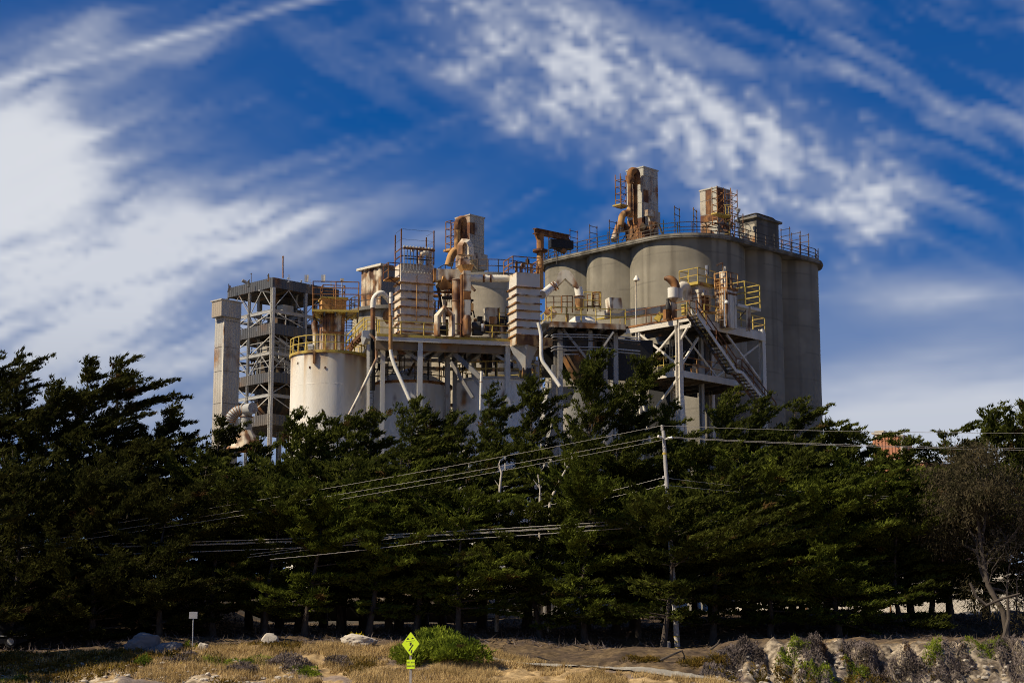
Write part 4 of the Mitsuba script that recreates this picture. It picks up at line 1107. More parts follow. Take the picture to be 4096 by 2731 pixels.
# lower deck
part(t, 'lower_deck', M().box(fr, .15, La, bc, Lb, h2 - .12, h2), 'mat_steel_grey')
part(t, 'lower_beam', M().box(fr, .09, .2, bc + .2, bl, h2 - .45, h2 - .02), 'mat_steel_white')
part(t, 'lower_beam', M().box(fr, .3, La, bc - .1, bc + .02, h2 - .5, h2 - .02), 'mat_steel_white')
m = M()
railing(m, [fr(.12, bl, h2), fr(.12, bc + .25, h2)], step=1.4, r=.03)
part(t, 'lower_handrail', m, 'mat_yellow')
m = M()
railing(m, [fr(.5, bc, h2), fr(La, bc, h2)], step=1.6, r=.03)
part(t, 'lower_handrail', m, 'mat_rust_orange')


def fb_(p, q, w, mt='mat_steel_white', nm='brace'):
    part(t, nm, M().bar(p, q, w), mt)


fb_(fr(.15, bl, -.6), fr(.15, bc, h2 + .3), .14)
fb_(fr(.2, bc, -.6), fr(.2, bl, h2 + .2), .14)
fb_(fr(.15, bc, h2 - .5), fr(.15, bl * .85 + bc * .15, h2 - 3.6), .16)
fb_(fr(.15, bc, -1.9), fr(.05, .1, -.62), .16)
fb_(fr(.3, bc, h2 + .3), fr(2.4, bc, -1.2), .16)
fb_(fr(.3, bc, h2 - .6), fr(2.0, bc, hg + 1), .2)
fb_(fr(La - .2, .3, -.9), fr(La * .5, bc, h2), .14)
fb_(fr(La * .5, .2, -.8), fr(La - .2, .3, h2), .14)
fb_(fr(La - .2, bl, -.9), fr(La - .2, .3, h2), .14, 'mat_steel_grey')
fb_(fr(La * .5, bc + 1.5, -.7), fr(.3, bc + 1.5, h2 + .2), .1, 'mat_steel_grey')
fb_(fr(La * .5, bc + 1.5, h2), fr(La - .2, bc + 1.5, -.7), .1, 'mat_steel_grey')
fb_(fr(La - .2, .3, h2 - .6), fr(La * .45, bc, hg + 2), .14)
fb_(fr(.2, bl, h2 - .5), fr(.2, bc + .8, hg + 3), .14)
fb_(fr(.3, bc, -.8), fr(La * .5, bc, h2), .1)
for a in np.linspace(.8, La - .3, 6):
    part(t, 'joist', M().box(fr, a - .07, a + .07, .06, Lb, -.6, -.145), 'mat_dark_steel')
    part(t, 'lower_joist', M().box(fr, a - .07, a + .07, bc, Lb, h2 - .5, h2 - .125), 'mat_dark_steel')
for k in range(12):
    a, b, h = rnd.uniform(.8, La - 1), rnd.uniform(bc + .5, bl + 1), rnd.choice([h2, h2, -2.2])
    part(t, 'machinery', M().box(fr, a, a + rnd.uniform(.4, 1.4), b, b + rnd.uniform(.4, 1.2), h, h + rnd.uniform(.5, 1.7)), rnd.choice(['mat_black', 'mat_dark_steel', 'mat_dark_steel', 'mat_white_rusty']))
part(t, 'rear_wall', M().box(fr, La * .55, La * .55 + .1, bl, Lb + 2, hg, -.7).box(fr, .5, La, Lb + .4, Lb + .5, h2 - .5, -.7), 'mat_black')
part(t, 'cement_sack_pile', M().box(fr, .5, 1.3, bl - 1.6, bl - .5, h2, h2 + .65), 'mat_concrete')
part(t, 'cement_sack_pile', M().box(fr, .8, 1.5, bc + .6, bc + 1.2, h2, h2 + .9), 'mat_panel')
# handrails of the top deck
m = M()
railing(m, [fr(.0, Lb, 0), fr(.0, .0, 0), fr(.75, .0, 0)], step=1.9, r=.03, rails=(1.15, .6), h=1.15)
part(t, 'handrail', m, 'mat_rust_dark', label='brown rusted handrail along the left deck edge')
m = M()
railing(m, [fr(1.7, .0, 0), fr(La, .0, 0), fr(La, 1.2, 0)], step=1.5, r=.03, rails=(1.1, .55), h=1.1)
part(t, 'handrail', m, 'mat_yellow')
# stair: two flights falling to the right along the front
t = thing('steel_stair', 'long open steel stair in two flights falling to the right across the right steel frame', 'stair')
p0 = fr(fr.a(2786, -1.05, -.05), -.15, -.05)
s1 = fr.a(2946, -1.05, -4.3)
zA1 = z_of(*(fr(s1, -1.05, 0)[:2]), 1484) - fr.o[2]
pA = fr(s1, -.15, zA1)
pB = fr(s1 + .7, -.15, zA1)
s2 = fr.a(3106, -1.05, -7.5)
zA2 = z_of(*(fr(s2, -1.05, 0)[:2]), 1662) - fr.o[2]
pC = fr(s2, -.15, zA2)
wv = -fr.v * .9
for o, mt in ((0, 'mat_dark_steel'), (1, 'mat_steel_white')):
    for (p, q) in ((p0, pA), (pA, pB), (pB, pC)):
        part(t, 'stringer', M().bar(p + wv * o, q + wv * o, .06, .24), mt)
for (p, q, n) in ((p0, pA, 17), (pB, pC, 14)):
    for k in range(n):
        c = p + (q - p) * (k + .5) / n
        part(t, 'tread', M().para(c + wv * .04, wv * .92, fr.u * .26, Z * .045), 'mat_dark_steel')
part(t, 'landing', M().para(pA + wv * .04, wv * .92, pB - pA, Z * .05), 'mat_steel_grey')
for o, mt in ((0, 'mat_yellow'), (1, 'mat_rust_dark')):
    m = M()
    for (p, q) in ((p0, pA), (pA, pB), (pB, pC)):
        railing(m, [p + wv * o, q + wv * o], step=1.7, r=.03, rails=(1.0, .5), h=1.0)
    part(t, 'handrail', m, mt)

# equipment on the right frame
fr0 = fr
t = thing('cyclone', 'rusty white cyclone with cone bottom and broken elbow on top, on the right frame deck', 'cyclone')
D = 138.6
c = P(2692, 1165, D)
zz = lambda y: z_of(c[0], D, y)
part(t, 'drum', M().lathe(c, [(.40, zz(1192)), (.40, zz(1152)), (.05, zz(1150))], 20), 'mat_tank_white', 35)
part(t, 'cone', M().lathe(c, [(.16, zz(1212)), (.40, zz(1191))], 20), 'mat_white_rusty', 35)
part(t, 'leg_duct', M().box(Fr(2688, 1270, D - .2, 20), 0, .42, 0, .42, 0, zz(1210) - P(2688, 1270, D - .2)[2]), 'mat_white')
pts = [P(2704, 1154, D)] + arc(P(2664, 1152, D), .74, [1, 0, 0], Z, 0, 100, 8)
part(t, 'broken_elbow', M().tube(pts, [.33] * 6 + [.28, .2, .12], 10, cap=False), 'mat_white_rusty', 35)
part(t, 'side_duct', M().tube(bend([P(2712, 1200, D + .5), P(2714, 1160, D + .8), P(2730, 1142, D + 1), P(2748, 1150, D + 1.2), P(2750, 1200, D + 1.4)], .5, 6), .36, 12), 'mat_white', 35)
part(t, 'side_valve', M().box(Fr(2738, 1258, D - .4, 45), 0, .3, 0, .3, 0, .8), 'mat_yellow')
t = thing('square_filter', 'square cream filter casing with yellow railed roof platform, behind the cyclone', 'dust filter')
fq = Fr(2796, 1292, 139.6, 45)
qa, qb, hT = fq.a(2838), fq.b(2764), fq.h(1140)
part(t, 'casing', M().box(fq, 0, qa, 0, qb, 0, hT), 'mat_white')
for y in (1172, 1190):
    part(t, 'stiffener', M().box(fq, -.04, qa, -.04, qb, fq.h(y) - .02, fq.h(y) + .02), 'mat_rust')
part(t, 'dark_opening', M().box(fq, .35, qa - .05, -.03, -.005, fq.h(1245), fq.h(1180)), 'mat_rust_dark')
fp = Fr(2792, 1124, 139.2, 45)
pa, pb = fp.a(2862), fp.b(2718)
part(t, 'roof_platform', M().box(fp, 0, pa, 0, pb, -.22, 0), 'mat_yellow')
m = M()
railing(m, [fp(pa, 0, 0), fp(0, 0, 0), fp(0, pb, 0), fp(1.0, pb, 0)], step=1.0, r=.03, rails=(1.05, .5), h=1.05)
part(t, 'roof_handrail', m, 'mat_yellow')
part(t, 'air_header', M().tube([fq(.2, -.25, fq.h(1178)), fq(qa + .7, -.25, fq.h(1178))], .13, 10), 'mat_panel', 40)
part(t, 'header_valve', M().tube([fq(.3, -.25, fq.h(1176)), fq(.3, -.25, fq.h(1158))], .06, 8).tube([fq(.3, -.25, fq.h(1160)), fq(.6, -.25, fq.h(1160)), fq(.6, -.25, fq.h(1172))], .05, 6), 'mat_galv')
m = M()
fc = Fr(2797, 1232, 138.8, 25)
for a in (0, .5, .95):
    m.bar(fc(a, 0, 0), fc(a, 0, 1.0), .06)
for h in (0, .35, .7, 1.0):
    m.bar(fc(0, 0, h), fc(.95, 0, h), .05)
part(t, 'access_cage', m, 'mat_rust_orange')
part(t, 'step_platform', M().box(fc, .2, 1.4, -.3, .4, -.3, -.22), 'mat_rust_orange')
t = thing('bag_filter', 'tall cream ribbed filter casing with rusty ladder and rusty machinery on top', 'dust filter')
fq = Fr(2911, 1308, 139.3, 45)
qa, qb, hT = fq.a(2948), fq.b(2865), fq.h(1152)
for j in range(4):
    part(t, 'panel', M().box(fq, qa * j / 4 + .015, qa * (j + 1) / 4 - .015, -.03 * (j % 2), .04, 0, hT), 'mat_white')
    part(t, 'side_panel', M().box(fq, -.03 * (j % 2), .04, .042 + qb * j / 4 + .015, qb * (j + 1) / 4 - .015, 0, hT), 'mat_white')
part(t, 'casing', M().box(fq, .045, qa, .045, qb, 0, hT - .02), 'mat_white')
part(t, 'rust_collar', M().box(fq, -.06, qa + .05, -.06, qb, hT - .45, hT - .3), 'mat_rust_dark')
part(t, 'rust_collar', M().box(fq, .0, qa + .12, -.08, qb, hT - .1, hT + .12), 'mat_rust')
m = M()
for (a, b) in ((-.1, -.1), (.4, -.1), (qa + .1, -.1), (-.1, qb), (-.1, qb * .5), (qa + .1, qb * .5)):
    m.bar(fq(a, b, hT), fq(a, b, hT + 1.25), .06)
for h in (.35, .8, 1.25):
    m.bar(fq(-.1, qb, hT + h), fq(-.1, -.1, hT + h), .05).bar(fq(-.1, -.1, hT + h), fq(qa + .1, -.1, hT + h), .05)
part(t, 'top_cage', m, 'mat_rust_orange')
for k in range(9):
    a, b = rnd.uniform(0, qa), rnd.uniform(0, qb)
    part(t, 'top_machine', M().box(fq, a, a + rnd.uniform(.15, .4), b, b + rnd.uniform(.15, .45), hT, hT + rnd.uniform(.4, 1.5)), rnd.choice(['mat_rust', 'mat_rust_dark', 'mat_white', 'mat_black']))
m = M()
ladder(m, fq(-.15, qb * .72, .1), fq(-.15, qb * .72, hT + .9), .45, fq.v, r=.022)
ladder(m, fq(-.15, qb * .2, .1), fq(-.15, qb * .2, hT + .2), .4, fq.v, r=.016)
part(t, 'ladder', m, 'mat_rust_orange')
m = M()
for h in (.5, .9, 1.3, hT - 1.1):
    m.tube(arc(fq(-.15, qb * .45, h), .42, fq.v, -fq.u, 0, 180, 7), .018, 4)
part(t, 'ladder_hoops', m, 'mat_steel_grey')
part(t, 'conduit_pipe', M().tube([fq(-.15, qb * .1, 0), fq(-.15, qb * .1, hT - .2)], .05, 8), 'mat_galv')
part(t, 'bracket_arm', M().bar(P(2890, 1052, 140), P(2890, 1130, 140), .05).bar(P(2868, 1062, 139.6), P(2890, 1051, 140), .07), 'mat_rust_dark')
t = thing('panel_antenna', 'pair of slim white panel antennas above the yellow roof platform of the square filter', 'antenna')
part(t, 'panel', M().bar(P(2825, 1098, 140), P(2825, 1062, 140), .17), 'mat_galv')
part(t, 'panel', M().bar(P(2834, 1098, 140), P(2834, 1060, 140), .09), 'mat_cladding')
t = thing('panel_antenna', 'single slim white panel antenna right of the bent bracket arm', 'antenna')
part(t, 'panel', M().bar(P(2898, 1088, 140), P(2898, 1066, 140), .15), 'mat_white')
part(t, 'mount', M().bar(P(2898, 1120, 140), P(2898, 1088, 140), .05), 'mat_galv')
t = thing('lamp_post', 'grey lamp post with bell lamp in front of the ribbed filter casing', 'lamp post')
part(t, 'pole', M().tube(bend([P(2898, 1305, 138.6), P(2898, 1204, 138.6), P(2902, 1198, 138.6), P(2906, 1203, 138.6)], .1), .045, 8), 'mat_galv')
part(t, 'lamp_shade', M().lathe(P(2906, 1210, 138.6), [(.17, z_of(0, 138.6, 1213)), (.15, z_of(0, 138.6, 1206)), (.05, z_of(0, 138.6, 1201))], 12), 'mat_tank_white', 40)
t = thing('side_platform', 'small raised steel platform with tall yellow handrail on a white post', 'platform')
fs = Fr(2980, 1222, 140.5, 45)
sa, sb = fs.a(3041), fs.b(2946)
part(t, 'deck', M().box(fs, -.9, sa, 0, sb, -.16, 0), 'mat_steel_grey')
part(t, 'edge_beam', M().box(fs, -.9, sa, -.05, -.005, -.2, .02), 'mat_steel_white')
m = M()
railing(m, [fs(0, 1.4, 0), fs(0, .0, 0), fs(sa, 0, 0), fs(sa, 1.4, 0)], step=1.6, r=.032, rails=(1.9, 1.45, 1.0, .5), h=1.9)
part(t, 'handrail', m, 'mat_yellow')
part(t, 'post', M().bar(P(2993, 1322, 140.9), P(2993, 1228, 140.9), .32), 'mat_white')
part(t, 'brace', M().bar(P(2955, 1275, 140.9), P(2990, 1235, 140.9), .07), 'mat_dark_steel')
t = thing('valve_set', 'dark valve and small motor stack on the frame deck left of the cyclone', 'valve')
part(t, 'motor', M().lathe(P(2672, 1225, 138.4), [(.2, z_of(0, 138.4, 1238)), (.22, z_of(0, 138.4, 1225)), (.1, z_of(0, 138.4, 1205)), (.14, z_of(0, 138.4, 1196))], 10), 'mat_dark_steel', 40)
part(t, 'body', M().box(Fr(2664, 1275, 138.4, 30), 0, .45, 0, .4, 0, .75), 'mat_white_rusty')
t = thing('yellow_hatch', 'tilted yellow ribbed hatch leaning on the frame deck', 'hatch')
part(t, 'panel', M().bar(P(2626, 1282, 139.5), P(2648, 1254, 139.9), .5, .1, np.array([.3, 1, .2])), 'mat_yellow')
part(t, 'rib', M().bar(P(2630, 1278, 139.3), P(2646, 1256, 139.7), .08, .05, np.array([.3, 1, .2])), 'mat_yellow')
# ---------------------------------------------------------------- terrain
def sstep(a, b, x):
    t = np.clip((x - a) / (b - a), 0, 1)
    return t * t * (3 - 2 * t)


LEFT_D = [-400, 0, 55, 76, 84, 86.5, 90, 93, 97, 105, 118, 128, 138, 150, 500, 1500, 9000]
LEFT_Z = [-6, -1.6, -1.6, -1.1, -.35, .35, 1.1, 1.9, 2.2, 2.9, 4.1, 4.3, 5.5, 5.6, 5.6, 0, -40]
MID_Z = [-6, -1.6, -1.6, -1.3, -.5, .0, .75, 1.5, 2.2, 2.9, 4.3, 4.5, 5.5, 5.6, 5.6, 0, -40]
BANK_D = [-400, 0, 55, 76, 86, 89.4, 90.3, 91.6, 93, 97, 105, 118, 128, 138, 150, 500, 1500, 9000]
BANK_Z = [-6, -1.6, -1.6, -1.2, -.2, .25, .75, 1.75, 2.2, 2.5, 3.2, 4.75, 4.9, 5.5, 5.6, 5.6, 0, -40]


def ground_z(x, y):
    x, y = np.asarray(x, float), np.asarray(y, float)
    zl, zm, zb = np.interp(y, LEFT_D, LEFT_Z), np.interp(y, LEFT_D, MID_Z), np.interp(y, BANK_D, BANK_Z)
    wob = (meshkit.fbm(np.stack([x * .16, y * .16, x * 0 + 3], -1), 3, 5) - .5)
    zb2 = np.interp(y + 3.4 * (meshkit.fbm(np.stack([x * .55, y * .1, x * 0], -1), 3, 9) - .5) + 1.9 * (meshkit.fbm(np.stack([x * 1.7, y * .25, x * 0 + 4], -1), 3, 19) - .5), BANK_D, BANK_Z)
    wb = sstep(9.0, 12.0, x)
    wm = sstep(-4.5, .5, x)
    near = sstep(70, 82, y) * (1 - sstep(125, 150, y))
    z = (zl * (1 - wm) + zm * wm) * (1 - wb) + zb2 * wb
    z = z - .5 * sstep(-17, -24, x) * sstep(78, 88, y) * (1 - sstep(98, 110, y))
    z = z + near * (wob * .7 + (meshkit.fbm(np.stack([x * .8, y * .8, x * 0 + 1], -1), 4, 2) - .5) * .42 * (1 - sstep(98, 112, y) * .6))
    z = z + near * (1 - sstep(92, 96, y)) * (meshkit.fbm(np.stack([x * 2.4, y * 2.4, x * 0 + 6], -1), 3, 8) - .5) * .26
    rock = meshkit.fbm(np.stack([x * 1.1, y * 1.1, x * 0 + 16], -1), 4, 28)
    z = z + wb * sstep(88.5, 89.6, y) * (1 - sstep(92.6, 93.6, y)) * ((np.abs(rock - .5) * 2.2) ** .8 - .35) * .95
    mound = sstep(14, 19, x) * (1 - sstep(33, 40, x)) * sstep(118, 127, y) * (1 - sstep(131, 150, y))
    z = z + 2.6 * sstep(-15, -22, x) * sstep(103, 114, y) * (1 - sstep(119, 140, y))
    z = z - .55 * np.exp(-((x - 8.6) / 3.0) ** 2 - ((y - 98.8) / 2.2) ** 2)
    return EYE + z + 2.9 * mound


def axis(lo, hi, fine, far0, far1):
    a = np.arange(lo, hi + 1e-6, fine)
    k = np.cumsum(1.0 * 1.32 ** np.arange(60))
    return np.concatenate([(lo - k[k < lo - far0])[::-1], a, hi + k[k < far1 - hi]])


xs = np.concatenate([[-7000], axis(-34, 36, .2, -4000, 4000), [7000]])
ys = np.concatenate([axis(84, 121, .2, -380, 6000), [8500]])
gx, gy = np.meshgrid(xs, ys)
gz = ground_z(gx, gy)
nx, ny = len(xs), len(ys)
ii = (np.arange(ny - 1)[:, None] * nx + np.arange(nx - 1)).ravel()
tf = np.vstack([np.stack([ii, ii + 1, ii + nx + 1], 1), np.stack([ii, ii + nx + 1, ii + nx], 1)])


def ground_color(p, n, uv):
    a = fbm(p.x * .45, p.y * .45, 1.0, 4)
    b = fbm(p.x * 1.9, p.y * 1.9, p.z * 2.5, 4)
    c = fbm(p.x * 6.0, p.y * 6.0, p.z * 6.0, 3)
    dry = mix((.17, .11, .05), (.40, .285, .14), smoothstep(.25, .75, b * .4 + c * .6))
    dirt = mix((.075, .058, .042), (.44, .37, .275), smoothstep(.36, .74, b * .6 + c * .4))  # dark end deepened, so the dirt tone also carries shade on the bank
    scrub = mix((.085, .07, .07), (.19, .155, .15), c)
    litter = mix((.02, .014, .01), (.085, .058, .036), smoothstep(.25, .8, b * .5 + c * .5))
    gravel = mix((.26, .235, .20), (.42, .385, .33), b * .5 + c * .5)
    steep = smoothstep(.93, .80, n.z)
    right = smoothstep(9.0, 11.5, p.x)
    left = 1 - smoothstep(-16.0, -9.0, p.x + 4 * (a - .5))
    low = 1 - smoothstep(87.6, 89.2, p.y + 3.0 * (a - .5))
    t_dirt = dr.maximum(dr.maximum(steep * (.1 + .9 * right), right * (.35 + .6 * smoothstep(.42, .62, b))), low * (.05 + .95 * left) * smoothstep(.40, .55, b))
    col = mix(dry, dirt, dr.clip(t_dirt, 0, 1))
    col = mix(col, scrub, smoothstep(.56, .66, fbm(p.x * .7 + 9, p.y * .9, 5.0, 3)) * (.75 - .2 * right) * (1 - smoothstep(91.5, 92.5, p.y)))
    lt = smoothstep(92.3, 94.2, p.y + 2.0 * (a - .5) + (1.3 + .35 * dr.clip(p.x + .6, 0, 9)) * smoothstep(-2.0, 1.0, p.x) * (1 - right))  # litter drawn down to the path, also standing in for tree shade
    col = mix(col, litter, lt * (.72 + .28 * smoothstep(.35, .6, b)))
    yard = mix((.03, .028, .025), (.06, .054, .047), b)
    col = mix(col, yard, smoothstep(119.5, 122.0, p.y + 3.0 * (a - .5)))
    return mix(col, gravel, smoothstep(116.8, 118.6, p.y + 3.0 * (a - .5)) * smoothstep(11.5, 14.5, p.x + 2.0 * (b - .5)) * (1 - smoothstep(127.0, 131.0, p.y)) * (1 - smoothstep(34.0, 38.0, p.x)))


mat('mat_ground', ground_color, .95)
thing('ground', 'sloping ground of dry grass, pale dirt and dark needle litter, some shade painted in', 'ground', kind='structure', m=(np.stack([gx, gy, gz], -1).reshape(-1, 3), tf), mat='mat_ground', smooth=True)

# footpath climbing to the left
mat('mat_path', speck((.23, .215, .185), .3, 3.0), .95)
pxs = np.arange(-1.0, 15.1, .2)
pyc = 92.3 - .35 * (pxs + .6) - .0035 * (pxs + .6) ** 2
v, f = [], []
for k, (x, y) in enumerate(zip(pxs, pyc)):
    for j, o in enumerate(np.linspace(-.32, .32, 8)):
        v.append([x, y + o, .5 * ground_z(x, y + o) + .25 * ground_z(x - .6, y + o + .2) + .25 * ground_z(x + .6, y + o - .2) + .09])
    if k:
        for j in range(7):
            f.append([(k - 1) * 8 + j, k * 8 + j, k * 8 + j + 1, (k - 1) * 8 + j + 1])
thing('footpath', 'narrow grey footpath climbing to the left along the foot of the shaded slope', 'path', kind='structure', m=(np.array(v), np.array(f)), mat='mat_path')

# ---------------------------------------------------------------- vegetation
def leaf(name, c1, c2, sc=.9, trans=.5, rough=.7):
    def f(p, n, uv):
        big = fbm(p.x * sc, p.y * sc, p.z * sc, 3)
        fine = noise(p.x * 5.1, p.y * 5.1, p.z * 5.1)
        col = mix(c1, c2, dr.clip(smoothstep(.3, .7, big) * .75 + fine * .35, 0, 1))
        dead = smoothstep(.70, .80, fbm(p.x * .8 + 31, p.y * .8, p.z * 1.1, 3))
        return mix(col, mi.Color3f((.10, .055, .025)), dead * .8)
    scene[name] = {'type': 'principledthin', 'base_color': proc(f), 'roughness': rough, 'diff_trans': trans, 'spec_trans': 0.0, 'eta': 1.3}


leaf('mat_cypress', (.021, .028, .007), (.082, .094, .018))
leaf('mat_cypress_dark', (.015, .019, .006), (.056, .058, .015))
leaf('mat_cypress_bright', (.030, .042, .008), (.120, .145, .022))
leaf('mat_gum_leaf', (.025, .026, .013), (.10, .082, .048), 1.8)
leaf('mat_bush', (.05, .085, .012), (.22, .27, .03), 1.5)
leaf('mat_ice_plant', (.06, .05, .012), (.20, .13, .03), 2.2)
leaf('mat_dry_grass', (.30, .21, .09), (.55, .41, .20), 1.3, .35)
leaf('mat_flower', (.35, .28, .01), (.60, .48, .02), 3)
leaf('mat_scrub', (.06, .05, .045), (.17, .14, .13), 1.6, .1)
mat('mat_bark', speck((.065, .052, .043), .4, 5), .95)
mat('mat_grey_bark', speck((.08, .066, .055), .35, 5), .95)
mat('mat_dead_wood', speck((.42, .38, .33), .3, 5), .9)


def rnorm(r, *s):
    return r.normal(0, 1, s)


def norm(v):
    return v / (np.linalg.norm(v, axis=-1, keepdims=True) + 1e-9)


def blades(r, c, d, length, width, up=.35):
    """One triangle per row: from c along d."""
    n = len(c)
    w = norm(np.cross(d, np.array([0, 0, 1.0]) * up + rnorm(r, n, 3) * .55))
    L, W = (length * r.uniform(.7, 1.35, n))[:, None], (width * r.uniform(.7, 1.35, n))[:, None]
    base = c - d * L * .2
    v = np.stack([base - w * W / 2, base + w * W / 2, c + d * L], 1).reshape(-1, 3)
    return v, np.arange(3 * n).reshape(-1, 3)


def conifer(seed, base, top, cf=.2, spread=4.0, style='wind', wind=.5, dens=1.0, blade=.20, limb_n=12.0, lean=0.0):
    r = np.random.default_rng(seed)
    base, top = np.asarray(base, float), np.asarray(top, float)
    H = top[2] - base[2]
    ts = np.linspace(0, 1, 9)
    trunk = base + (top - base) * ts[:, None]
    trunk[:, 0] = base[0] + (top[0] - base[0]) * ts ** 1.5 + np.sin(ts * 5 + seed) * .18
    trunk[:, 1] += np.sin(ts * 4 + seed * 2) * .2
    r0 = .010 * H + .08
    m = M()
    m.tube(np.vstack([trunk[0] - [0, 0, .6], trunk]), np.concatenate([[r0 * 1.5], r0 * (1.12 - ts) * (1 + .35 * np.exp(-ts * 14))]), 8)
    n = int(H * (1 - cf) * limb_n)
    q = (np.arange(n) + r.random(n)) / n
    nt = max(4, int(H * (1 - cf) / (1.25 if style == 'flat' else 1.05)))
    tier = np.round(q * nt + r.normal(0, .12, n))
    q = np.clip(np.where(r.random(n) < .62, tier / nt + r.normal(0, .15, n) / nt, q), 0, 1)                              # 0 crown base .. 1 top
    t = cf + (1 - cf) * q
    p0 = np.stack([np.interp(t, ts, trunk[:, k]) for k in range(3)], -1)
    az = np.arange(n) * 2.39996 + r.normal(0, .5, n)
    if style == 'cone':
        R = spread * (1 - q) ** .7 + .45
        el = np.radians(8 + 52 * q ** 1.3)
    elif style == 'flat':
        R = spread * (.62 + .42 * np.sin(np.clip(q, 0, 1) * 2.6)) * (1 - .45 * q ** 6)
        el = np.radians(-4 + 20 * q)
    else:
        R = spread * (1 - q ** 1.7) ** .8 * .85 + spread * .27
        el = np.radians(2 + 44 * q)
    side = np.cos(az)
    R = R * (1 + .30 * wind * side) * r.uniform(.5, 1.28, n) * (.8 + .45 * np.sin(az * 1.0 + tier * 1.7 + seed))
    el = el + r.normal(0, .10, n)
    d = np.stack([np.cos(az) * np.cos(el), np.sin(az) * np.cos(el), np.sin(el)], -1)
    K = 7
    pts = [p0]
    dirs = [norm(d)]
    for k in range(1, K):
        s = k / (K - 1)
        dd = norm(d + np.array([wind * 1.05 * s, 0, 0]) + np.array([0, 0, 1.0]) * (.34 * s - .55 * s * s * wind) + rnorm(r, n, 3) * .10)
        pts.append(pts[-1] + dd * (R / (K - 1))[:, None])
        dirs.append(dd)
    pts, dirs = np.stack(pts, 1), np.stack(dirs, 1)
    for k in range(n):
        if R[k] > .8 and k % 2 == 0:
            rr = max(.02, r0 * .33 * (1.05 - q[k]))
            m.tube(pts[k][[0, 2, 4, 6]], [rr, rr * .7, rr * .4, .012], 4, cap=False)
    # side branches
    ns = np.maximum(3, (R / .26).astype(int))
    li = np.repeat(np.arange(n), ns)
    s = np.concatenate([(np.arange(k) + r.random(k)) / k for k in ns]) ** .8
    s = .14 + .86 * s
    x = s * (K - 1)
    i0 = np.minimum(x.astype(int), K - 2)
    fr_ = (x - i0)[:, None]
    c = pts[li, i0] * (1 - fr_) + pts[li, i0 + 1] * fr_
    ld = norm(dirs[li, i0] * (1 - fr_) + dirs[li, i0 + 1] * fr_)
    sv = norm(np.cross(ld, [0, 0, 1.0]) + 1e-6)
    sg = np.where(r.random(len(li)) < .5, -1, 1)[:, None] * r.uniform(.35, 1.15, (len(li), 1))
    sd = norm(ld * .85 + sv * sg * .8 + np.array([wind * .35, 0, .16]) + rnorm(r, len(li), 3) * .16)
    sl = (.26 + .34 * np.minimum(R[li], 3.4) * (1.02 - s) * .62) * r.uniform(.65, 1.35, len(li))
    # blades along the side branches
    nb = np.maximum(4, (sl * 58 * dens).astype(int))
    bi = np.repeat(np.arange(len(li)), nb)
    u = r.random(len(bi))
    lat = norm(np.cross(sd[bi], [0, 0, 1.0]) + 1e-6)
    wid = (.20 * (1.05 - u) + .05)[:, None]
    bc = c[bi] + sd[bi] * (u * sl[bi])[:, None] + lat * wid * rnorm(r, len(bi), 1) + np.array([0, 0, 1.0]) * (rnorm(r, len(bi), 1) * .045 - (.08 * u * u)[:, None])
    bd = norm(sd[bi] * .8 + lat * rnorm(r, len(bi), 1) * .45 + np.array([0, 0, .28]) + rnorm(r, len(bi), 3) * .28)
    return m, blades(r, bc, bd, blade, blade * .46)


TREES = 0


def tree(px_b, D, px_t, py_t, spread, style='wind', wind=.5, cf=.2, label='', dens=1.0, mt='mat_cypress', name='cypress_tree', xb_back=True, **k):
    global TREES
    TREES += 1
    x = (px_b - 2048) / FOC * D * 1.0
    base = np.array([x, D, float(ground_z(x, D)) - .15])
    top = P(px_t, py_t + ((22 if px_b < 700 else 95 if 3500 < px_b < 3700 else 44) if xb_back and not 3700 < px_b < 4000 else 8 if xb_back else 40), D + .3)
    m, lf = conifer(100 + TREES, base, top, cf, spread, style, wind, dens, **k)
    t = thing(name, label, 'tree')
    part(t, 'trunk', m, 'mat_bark', 50)
    part(t, 'crown', lf, mt)
    return t


